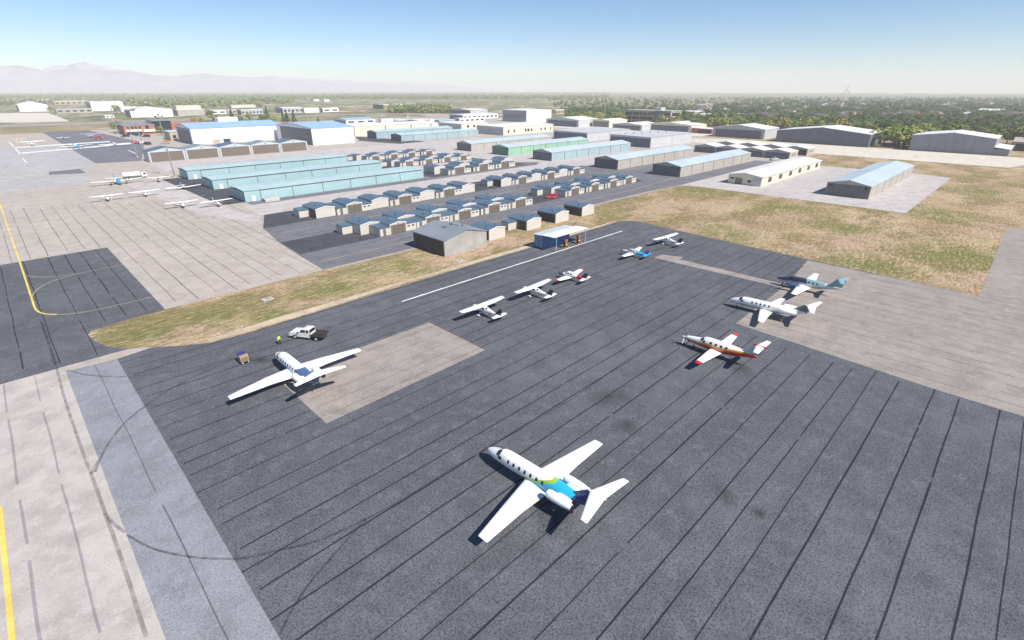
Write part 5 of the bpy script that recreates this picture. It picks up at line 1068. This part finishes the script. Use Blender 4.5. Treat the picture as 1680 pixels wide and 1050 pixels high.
# ------------------------------------------------------------------ worker
def person(label, u, v, head):
    J = {}; E_ = []
    def j(n, p, r, par=None): J[n] = (len(J), p, r); (E_.append((J[par][0], J[n][0])) if par else None)
    j('pelvis', (0, 0, .95), (.15, .11)); j('waist', (0, 0, 1.10), (.145, .10), 'pelvis'); j('chest', (0, 0, 1.30), (.17, .115), 'waist'); j('neck0', (0, 0, 1.46), (.08, .07), 'chest'); j('neck', (.01, 0, 1.53), (.055, .055), 'neck0')
    j('chin', (.035, 0, 1.58), (.07, .075), 'neck'); j('head', (.02, 0, 1.67), (.085, .10), 'chin'); j('crown', (.0, 0, 1.75), (.06, .07), 'head')
    for s, n in ((1, 'l'), (-1, 'r')):
        j('hip' + n, (0, .095 * s, .90), (.095, .10), 'pelvis'); j('knee' + n, (.02 + .05 * s, .12 * s, .49), (.06, .062), 'hip' + n); j('ank' + n, (-.01 + .05 * s, .14 * s, .09), (.042, .042), 'knee' + n); j('heel' + n, (.05 + .05 * s, .145 * s, .05), (.045, .045), 'ank' + n); j('toe' + n, (.18 + .05 * s, .155 * s, .035), (.035, .03), 'heel' + n)
        j('sho' + n, (0, .18 * s, 1.42), (.065, .065), 'chest'); j('elb' + n, (-.02, .27 * s, 1.14), (.047, .047), 'sho' + n); j('wri' + n, (.10, .27 * s, .92), (.030, .032), 'elb' + n); j('palm' + n, (.125, .265 * s, .865), (.034, .02), 'wri' + n)
        j('th' + n, (.165, .245 * s, .865), (.011, .011), 'palm' + n); j('th2' + n, (.18, .235 * s, .835), (.009, .009), 'th' + n)
        for q, (dx, ln) in enumerate(((.025, .07), (.008, .08), (-.009, .075), (-.025, .055))):
            j(f'f{q}' + n, (.135 + dx, .262 * s, .825), (.0095, .0095), 'palm' + n); j(f'g{q}' + n, (.145 + dx, .25 * s, .825 - ln * .6), (.0085, .0085), f'f{q}' + n)
    me = bpy.data.meshes.new("person"); me.from_pydata([q[1] for q in J.values()], E_, []); o = bpy.data.objects.new("person", me); col.objects.link(o)
    md = o.modifiers.new("skin", 'SKIN'); o.modifiers.new("sub", 'SUBSURF').levels = 1; me.skin_vertices[0].data[0].use_root = True
    for (i, p, r), sv_ in zip(J.values(), me.skin_vertices[0].data): sv_.radius = r; 
    me.skin_vertices[0].data[0].use_root = True
    dg = bpy.context.evaluated_depsgraph_get(); m2 = bpy.data.meshes.new_from_object(o.evaluated_get(dg)); o.modifiers.clear(); o.data = m2
    mats = [paint("skin", (0.42, 0.26, 0.19), .6), paint("hi_vis_yellow", (0.62, 0.85, 0.02), .7, dirt=.04), paint("dark_trousers", (0.025, 0.027, 0.035), .9), paint("black_shoe", (0.015, 0.015, 0.015), .7)]
    m2.materials.clear(); [m2.materials.append(k) for k in mats]
    for f in m2.polygons:
        c = f.center; f.use_smooth = True
        f.material_index = 3 if c.z < .1 else (1 if (c.z > .95 and c.z < 1.5 and not (abs(c.y) > .2 and c.z < .96)) else (0 if (c.z > 1.49 or abs(c.y) > .22) else 2))
    o.location = (u, v, .03); o.rotation_euler.z = R(head); tag(o, label, "person")
    h = MB(); h.loft([[(.0 + dx + rx * math.cos(a), ry * math.sin(a), z) for a in np.linspace(0, 2 * math.pi, 14, endpoint=False)] for dx, rx, ry, z in ((-.02, .085, .095, 1.66), (0, .112, .105, 1.71), (.0, .1, .098, 1.76), (.0, .06, .06, 1.80), (0, .01, .01, 1.81))]); autosmooth(h.build("hair", paint("dark_hair", (0.025, 0.02, 0.015), .8), o), 80)
    mb = MB()
    for z in (1.08, 1.22): mb.loft([[((.172 if z < 1.2 else .19) * .74 * math.cos(a), (.172 if z < 1.2 else .19) * .98 * math.sin(a), zz) for a in np.linspace(0, 2 * math.pi, 16, endpoint=False)] for zz in (z, z + .04)], cap=False)
    mb.build("reflective_band", C_SILVER, o)
    for s in (1, -1): mb = MB(); mb.cyl((.1, .033 * s, 1.675), (.108, .033 * s, 1.675), .012, n=8); mb.build("eye", C_BLACK, o)
    mb = MB(); mb.cyl((.1, 0, 1.665), (.128, 0, 1.64), .01, .017, n=8); mb.build("nose", mats[0], o)
    return o
c = G(459.5, 565); person("person in a hi-vis yellow jacket and dark trousers standing ahead of the jet's nose", c[0], c[1], -70)

# ------------------------------------------------------------------ lamp masts, turbine
def mast(label, bx, by, h, lamps):
    c = G(bx, by); t = thing("lamp_mast", label, "lamp mast", (c[0], c[1], 0), R(20), "tall lamp masts by the brown-door hangars")
    mb = MB(); mb.cyl((0, 0, 0), (0, 0, h), .34, .14, n=10); mb.build("pole", M_STEEL, t); mb = MB(); mb.cyl((0, 0, 0), (0, 0, .6), .8, n=10); mb.build("footing", M_PALE, t)
    mb = MB(); mb.box(-1.8, -.1, h, 1.8, .1, h + .2); mb.build("crossbar", M_STEEL, t)
    for q in range(lamps):
        x = -1.6 + 3.2 * q / max(1, lamps - 1); mb = MB(); mb.box(x - .35, -.55, h - .25 + (q % 2) * .7, x + .35, .15, h + .2 + (q % 2) * .7); mb.build("floodlight", M_DARK, t)
mast("tall lamp mast by the farthest teal hangar's left end", 287, 291, 28.5, 3)
mast("tall lamp mast with a cluster of floodlights, at the brown-door hangars' left corner", 240, 260, 28.5, 6)
mast("tall lamp mast left of the brown-door hangars, between two other masts", 226, 258, 27, 3)
mast("lamp mast standing on the far dark parking square's right rim", 194, 220, 26, 2)
mast("leftmost lamp mast, behind the red plane on the far parking area", 176, 216, 26, 2)
c = G(1381, 180); k_ = math.hypot(*c) / 1000
t = thing("wind_turbine", "slim white wind turbine rising above the trees at the right", "wind turbine", (c[0], c[1], 0), math.atan2(-c[1], -c[0]) + R(40))
hh = bis(lambda m: PX(c[0], c[1], m)[1] > 148, 300, True); rb = hh * .42; HAZE_TOP = max(hh + rb + 8, 190); print('turbine', hh, rb, HAZE_TOP)
mb = MB(); mb.cyl((0, 0, 0), (0, 0, hh), hh * .022, hh * .012, n=12); mb.build("tower", M_WHITE, t); mb = MB(); mb.box(-hh * .05, -hh * .016, hh - hh * .014, hh * .04, hh * .016, hh + hh * .02); autosmooth(mb.build("nacelle", M_WHITE, t))
for q in range(3):
    a = R(90 + 120 * q - 2); d = Vector((0, math.cos(a), math.sin(a))); p_ = Vector((0, -math.sin(a), math.cos(a))); o_ = Vector((hh * .05, 0, hh)); rings = []
    for s_, w_ in ((.0, .012), (.2, .028), (1, .006)): rings.append([o_ + d * rb * s_ + p_ * hh * w_, o_ + d * rb * s_ + Vector((hh * .006, 0, 0)), o_ + d * rb * s_ - p_ * hh * w_, o_ + d * rb * s_ - Vector((hh * .006, 0, 0))])
    mb = MB(); mb.loft(rings); mb.build("blade", M_GCLAD, t)
mb = MB(); mb.cyl((hh * .03, 0, hh), (hh * .065, 0, hh), hh * .016, hh * .006, n=10); mb.build("hub", M_WHITE, t)

# ------------------------------------------------------------------ trees
def leafmat(name, a, b, c):
    m, nt, bs = newmat(name); g = N(nt, "ShaderNodeNewGeometry"); oi = N(nt, "ShaderNodeObjectInfo")
    cc = mixc(nt, a, b, ramp(nt, noise(nt, g.outputs["Position"], .12, 3), .38, .62)); cc = mixc(nt, cc, c, ramp(nt, noise(nt, g.outputs["Position"], .07, 3), .52, .62)); cc = mixc(nt, cc, tuple(x * .62 for x in a), ramp(nt, oi.outputs["Random"], .35, 1.0))
    nt.links.new(cc, bs.inputs["Base Color"]); bs.inputs["Roughness"].default_value = .85; bs.inputs["Specular IOR Level"].default_value = .15
    return m
M_LEAF = leafmat("green_leaves", (0.09, 0.155, 0.03), (0.30, 0.37, 0.075), (0.33, 0.31, 0.085)); M_LEAF2 = leafmat("yellow_green_leaves", (0.19, 0.21, 0.05), (0.34, 0.33, 0.09), (0.32, 0.24, 0.10))
M_CONIF = leafmat("conifer_needles", (0.04, 0.085, 0.03), (0.08, 0.145, 0.045), (0.07, 0.12, 0.04)); M_FOREST = leafmat("mixed_forest_leaves", (0.085, 0.15, 0.03), (0.36, 0.40, 0.10), (0.42, 0.33, 0.13))
M_BARK = paint("bark", (0.09, 0.065, 0.045), .95)
def leaf_quads(cent, size, r_, squash=.7, outward=None):
    """many small leaf-clump faces about the given centres"""
    n = len(cent); nrm = r_.normal(size=(n, 3)); nrm[:, 2] = np.abs(nrm[:, 2]) + .35
    if outward is not None: nrm = nrm * .6 + outward
    nrm /= np.linalg.norm(nrm, axis=1)[:, None]
    t = np.cross(nrm, r_.normal(size=(n, 3))); t /= np.linalg.norm(t, axis=1)[:, None] + 1e-9; b = np.cross(nrm, t)
    s = size * r_.uniform(.6, 1.3, (n, 1)) if np.isscalar(size) else size[:, None] * r_.uniform(.6, 1.3, (n, 1))
    k1 = r_.uniform(.7, 1.2, (n, 1)); v = np.stack([cent - t * s, cent - b * s * squash * k1, cent + t * s * .9, cent + b * s * squash], 1)
    return v.reshape(-1, 3)
def quadmesh(name, v, mat):
    n = len(v) // 4; me = bpy.data.meshes.new(name); me.vertices.add(len(v)); me.vertices.foreach_set("co", v.astype(np.float32).ravel()); me.loops.add(4 * n); me.polygons.add(n)
    me.loops.foreach_set("vertex_index", np.arange(4 * n, dtype=np.int32)); me.polygons.foreach_set("loop_start", np.arange(0, 4 * n, 4, dtype=np.int32)); me.polygons.foreach_set("loop_total", np.full(n, 4, np.int32))
    me.materials.append(mat); me.update(calc_edges=True); me.validate(); return me
def crown_pts(r_, h, rad, n, kind):
    if kind == 'conifer':
        z = h * (.12 + .88 * r_.random(n) ** 1.3); rr = rad * (1 - (z / h - .1) / .92) * (.55 + .5 * r_.random(n)); a = r_.uniform(0, 2 * np.pi, n)
        p = np.stack([rr * np.cos(a), rr * np.sin(a), z], 1); o = np.stack([np.cos(a), np.sin(a), np.full(n, .5)], 1); return p, o
    m = 9; c = r_.normal(size=(m, 3)); c /= np.linalg.norm(c, axis=1)[:, None]; c = c * np.array([rad * .55, rad * .55, h * .24]) * r_.uniform(.5, 1.1, (m, 1)); rl = rad * r_.uniform(.35, .6, m)
    i = r_.integers(0, m, n); d = r_.normal(size=(n, 3)); d /= np.linalg.norm(d, axis=1)[:, None]
    p = c[i] + d * (rl[i] * r_.uniform(.65, 1.05, n))[:, None] * np.array([1, 1, .85]); p[:, 2] += h * .60
    p[:, 2] = np.clip(p[:, 2], h * .14, None); return p, d
PROTO = {}
def tree_mesh(kind, k):
    if (kind, k) in PROTO: return PROTO[(kind, k)]
    r_ = np.random.default_rng(100 + k * 7 + len(kind)); h = 10.0; rad = 2.6 if kind == 'conifer' else 4.6 + .5 * (k % 3)
    p, o = crown_pts(r_, h, rad, 420, kind); cm = quadmesh("crown", leaf_quads(p, .62 if kind != 'conifer' else .55, r_, .75, o), {'conifer': M_CONIF, 'leafy': M_LEAF, 'pale': M_LEAF2}[kind])
    mb = MB(); mb.cyl((0, 0, 0), (.1, .05, h * .45), .3, .16, n=7); 
    for q in range(4): a = q * 1.7; mb.cyl((.08, .04, h * (.3 + .04 * q)), (1.9 * math.cos(a), 1.9 * math.sin(a), h * (.52 + .05 * q)), .12, .04, n=5)
    PROTO[(kind, k)] = (cm, mb.mesh("trunk", M_BARK)); return PROTO[(kind, k)]
TREE_N = 0
def tree(u, v, h, kind, label, group, wide=1.0):
    global TREE_N; TREE_N += 1
    cm, tm = tree_mesh(kind, TREE_N % 5); t = thing("conifer_tree" if kind == 'conifer' else "leafy_tree", label, "tree", (u, v, 0), rng.uniform(0, 6.28), group); s = h / 10; t.scale = (s * wide, s * wide, s)
    a = bpy.data.objects.new("crown", cm); b = bpy.data.objects.new("trunk", tm)
    for o in (a, b): col.objects.link(o); o.parent = t
def belt(n, box, hr, label, group, pale=.4, wide=1.15):
    u0, u1, v0, v1 = box
    for k in range(n):
        kind = 'pale' if rng.random() < pale else 'leafy'
        tree(rng.uniform(u0, u1), rng.uniform(v0, v1), rng.uniform(*hr), kind, label.replace("KIND", "yellow-green" if kind == 'pale' else "dark green"), group, rng.uniform(wide * .85, wide * 1.15))
belt(34, (548, 606, 66, 230), (11, 17), "KIND leafy tree in the belt behind the two slate-fronted hangars", "trees behind the slate-fronted hangars")
belt(22, (545, 610, 232, 330), (10, 15), "KIND leafy tree in the belt behind the cream-sided dark hangar", "trees behind the cream-sided hangar", .6)
belt(26, (560, 650, 330, 470), (10, 15), "KIND leafy tree behind the olive-fronted hangar", "trees behind the olive-fronted hangar", .6)
belt(17, (484, 545, 72, 89), (12, 16), "KIND tree of the clump between the widest hangar and the grey lean-to hangar", "trees between the two big hangars", .25, 1.2)
belt(34, (535, 600, -30, 64), (11, 17), "KIND leafy tree behind the grey hangar with the lean-to", "trees behind the grey hangar", .35)
belt(26, (505, 640, -95, -22), (13, 20), "KIND tree in the dark wood at the right edge", "trees at the right edge", .1, 1.2)
belt(30, (655, 800, 170, 470), (9, 13), "KIND tree in front of the glass-cornered office block", "trees round the office block", .6)
for x, y, h, kd, l in ((349, 199, 15, 'leafy', "round green tree nearest behind the huge white hangar's blue roof"), (357, 202, 9, 'leafy', "bush beside the round green tree behind the blue roof"), (382, 199, 17, 'conifer', "tall conifer behind the blue roof, left one of two"), (410, 199, 12, 'leafy', "dark green tree behind the blue roof, between the tall conifers"), (440, 199, 19, 'conifer', "tallest conifer, right behind the blue roof's middle"),
                    (430, 202, 11, 'leafy', "green tree at the left foot of the tallest conifer"), (449, 202, 11, 'leafy', "green tree at the right foot of the tallest conifer"), (466, 202, 14, 'conifer', "conifer left of a pair above the right white hangar"), (472, 202, 16, 'conifer', "middle conifer of three above the right white hangar"), (483, 202, 16, 'conifer', "rightmost conifer of three above the right white hangar"),
                    (523, 203, 9, 'conifer', "small lone conifer left of the bright blue roofed building"), (395, 201, 9, 'leafy', "bush between the conifers and the blue roof"), (320, 202, 8, 'leafy', "bush right of the brick wing"), (330, 203, 8, 'leafy', "bush left of the round green tree"), (195, 217, 12, 'leafy', "dark green tree at the brick building's left corner"), (266, 222, 9, 'leafy', "dark tree in front of the glass hall"), (192, 187, 17, 'pale', "broad olive shrub between the white hangars across the runway"), (82, 183, 10, 'pale', "green shrub at the peaked white hangar's right corner"),
                    (1032, 201, 13, 'leafy', "green tree in front of the office block's left bay"), (1052, 203, 15, 'pale', "wide autumn-toned tree before the office block's middle"), (1122, 203, 16, 'leafy', "bright green tree right of the office block")):
    c = G(x, y); tree(c[0], c[1], h, kd, l, None, 1.2 if kd != 'conifer' else .95)
def clusters(pts, size, hr, name, label, mat, quads):
    r_ = np.random.default_rng(11); V = []
    for (u, v), d in pts:
        h = r_.uniform(*hr); rad = h * r_.uniform(.42, .62); q = quads if d < 1500 else max(8, quads // 3)
        dd = r_.normal(size=(q, 3)); dd /= np.linalg.norm(dd, axis=1)[:, None]; p = dd * np.array([rad, rad, h * .42]) * r_.uniform(.6, 1.05, (q, 1)) + np.array([u, v, h * .55])
        V.append(leaf_quads(p, rad * (.36 if q == quads else .62), r_, .8, dd))
    return tag(bpy.data.objects.new(name, quadmesh(name, np.concatenate(V), mat)), label, "wood", kind="stuff")
def scatter(n, f, seed):
    r_ = np.random.default_rng(seed); out = []
    while len(out) < n:
        px_, py_ = r_.uniform(-120, 1800), r_.uniform(*f[0]); c = G(px_, py_); d = math.hypot(*c)
        if f[1](px_, py_, *c, d, r_): out.append((c, d))
    return out
bldg = [(o.location.x, o.location.y) for o in bpy.data.objects if o.get("category") in ("office", "building", "house", "hangar") and o.location.length > 620]
ba = np.array(bldg)
def clear(u, v, rr): return np.min(np.hypot(ba[:, 0] - u, ba[:, 1] - v)) > rr
rr_ = random.Random(4)
M_PROOF = paint('pale_grey_roof', (0.42, 0.40, 0.38), .9); M_WALLP = paint('pale_house_wall', (0.5, 0.45, 0.38), .9)
for k in range(30):
    x, y = rr_.uniform(1130, 1700), rr_.uniform(170, 200); c = G(x, y); d_ = math.hypot(*c)
    if c[0] < 640 or not clear(c[0], c[1], 30): continue
    wd = rr_.uniform(14, 30) * max(1, d_ / 1100); t = thing('house', 'small house roof deep in the right-hand wood below the horizon', 'house', (c[0], c[1], 0), R(rr_.uniform(0, 90)), 'houses deep in the right-hand wood')
    shell(t, wd, wd * .6, 5.5, 8.5, 'x', M_WALLP, (M_HROOF, M_HROOF, M_PROOF, M_HROOF, M_WROOF)[k % 5], .5, .3)
    ba = np.vstack([ba, [c]])
def near_wood(px_, py_, u, v, d, r_):
    if px_ < 860 or u < 610 or py_ > 219: return False
    if px_ < 1200 and py_ < 180 and r_.random() > .35: return False
    if px_ < 880 + (py_ - 150) * 1.2: return False
    if math.sin(u * .013 + 2) + math.sin(v * .017) + math.sin((u - v) * .007) > 1.75: return False
    return clear(u, v, 20) and not (640 < u < 900 and py_ > 200 and px_ < 1150 and r_.random() > .4)
o = clusters(scatter(7500, ((161, 219), near_wood), 3), 0, (5, 10), "wooded_suburb", "dense mixed wood with houses showing through, behind the right-hand hangars", M_FOREST, 34); col.objects.link(o)
def left_wood(px_, py_, u, v, d, r_):
    if px_ > 1000: return False
    bandy = (150 < py_ < 163.5) or (px_ < 480 and 163 < py_ < 171 and r_.random() < .6) or (px_ < 60 and 163 < py_ < 174) or (212 < px_ < 330 and 168 < py_ < 176 and r_.random() < .7) or (330 < px_ < 430 and 166 < py_ < 176 and r_.random() < .5) or (640 < px_ < 736 and 178.5 < py_ < 186)
    if not bandy: return False
    return clear(u, v, 22) and math.sin(u * .0021 + 1) * math.sin(v * .0017) + r_.uniform(-.6, .6) > -.45
o = clusters(scatter(9000, ((149.3, 186), left_wood), 4), 0, (8, 13), "distant_wood", "hazy dark tree bands of the plain below the mountains", M_FOREST, 30); col.objects.link(o)
# ------------------------------------------------------------------ mountains
def ridge(name, vdist, prof, depth, rough, mat, seed):
    """a range running along X, v = vdist; prof gives the skyline as (azimuth pixel, elevation pixel) of the photograph"""
    r_ = np.random.default_rng(seed); na, nr = 420, 26; P_ = []
    for x, y in prof:
        dy = (y - 525) / F_PX; fy = math.cos(PITCH) - dy * math.sin(PITCH); fz = -math.sin(PITCH) - dy * math.cos(PITCH); dx = (x - 840) / F_PX
        P_.append((math.atan2(dx, fy), fz / math.hypot(dx, fy)))
    P_ = np.array(P_); az = np.linspace(P_[0, 0], P_[-1, 0], na); V = []
    ph = r_.uniform(0, 6, (7, 2))
    for j in range(nr):
        k = j / (nr - 1)
        for a in az:
            te = np.interp(a, P_[:, 0], P_[:, 1]); f_ = (math.cos(AZ) * math.cos(a) + math.sin(AZ) * math.sin(a), math.sin(AZ) * math.cos(a) - math.cos(AZ) * math.sin(a))
            dist = vdist / f_[1]; hgt = te * dist + 42 if te > .0004 else 0
            D_ = (vdist - depth * (1 - k)) / f_[1]
            nz = sum(abs(math.sin(a * 30 * 1.7 ** q + ph[q, 0] + k * 5 * 1.5 ** q + ph[q, 1])) / 1.6 ** q for q in range(7)) / 2.4
            z = hgt * (k ** 1.3) * (1 - rough * (1 - k) * 1.5 * (nz - .4)) + (hgt * .03 * (nz - .6) if k == 1 else 0)
            V.append((f_[0] * D_, f_[1] * D_, z - 1))
    for a in range(na): x, y, z = V[(nr - 1) * na + a]; V.append((x * 1.1, y * 1.1, -1))
    F = [(j * na + i, j * na + i + 1, (j + 1) * na + i + 1, (j + 1) * na + i) for j in range(nr) for i in range(na - 1)]
    me = bpy.data.meshes.new(name); me.from_pydata(V, [], F); me.materials.append(mat); me.polygons.foreach_set("use_smooth", [True] * len(F)); me.update()
    o = bpy.data.objects.new(name, me); col.objects.link(o); return tag(o, kind="structure")
def mount_mat(name, snow):
    m, nt, bs = newmat(name); g = N(nt, "ShaderNodeNewGeometry").outputs["Position"]; cc = mixc(nt, (0.27, 0.27, 0.30), (0.42, 0.40, 0.41), ramp(nt, noise(nt, g, .003, 5, .7), .35, .65))
    if snow:
        sx = N(nt, "ShaderNodeSeparateXYZ"); nt.links.new(g, sx.inputs[0]); ad = N(nt, "ShaderNodeMath", operation='MULTIPLY_ADD'); nt.links.new(noise(nt, g, .006, 5, .7), ad.inputs[0]); ad.inputs[1].default_value = 300; nt.links.new(sx.outputs[2], ad.inputs[2])
        cc = mixc(nt, cc, (0.85, 0.84, 0.84), ramp(nt, ad.outputs[0], snow, snow + 150))
    nt.links.new(cc, bs.inputs["Base Color"]); bs.inputs["Roughness"].default_value = 1; return m
ridge("mountains", 11500, [(-160, 112), (0, 108), (30, 107.5), (70, 115), (110, 114), (150, 116), (200, 117), (250, 123), (285, 126), (315, 122), (342, 120.5), (370, 125), (420, 127), (480, 131), (540, 134), (600, 137), (680, 139), (740, 142), (790, 146), (830, 147.5)], 2300, .5, mount_mat("pale_mountain_rock", 0), 5)
ridge("mountains", 13000, [(60, 147), (75, 112), (95, 107), (110, 108.5), (125, 103.5), (138, 102), (150, 105), (170, 109), (190, 113), (215, 116), (240, 122), (300, 147)], 900, .35, mount_mat("snowy_mountain_rock", 670), 9)
ridge("mountains", 13300, [(380, 147), (420, 126), (450, 124.5), (500, 129), (560, 131), (620, 135), (700, 137.5), (760, 142), (800, 147)], 700, .3, mount_mat("far_mountain_rock", 0), 12)
# ------------------------------------------------------------------ haze
mb = MB(); mb.box(-9060, -9060, -1.5, 9060, 9060, HAZE_TOP); hz_ = mb.build("haze", []); hz_.data.materials.clear()
m = bpy.data.materials.new("thin_haze"); m.use_nodes = True; nt = m.node_tree; nt.nodes.remove(nt.nodes["Principled BSDF"])
pv = nt.nodes.new("ShaderNodeVolumePrincipled"); pv.inputs["Color"].default_value = (1.0, 0.975, 0.975, 1); pv.inputs["Density"].default_value = 0.00017; pv.inputs["Anisotropy"].default_value = 0.0
nt.links.new(pv.outputs[0], nt.nodes["Material Output"].inputs["Volume"]); hz_.data.materials.append(m); tag(hz_, "thin pale haze over the plain toward the mountains", "haze", kind="stuff")
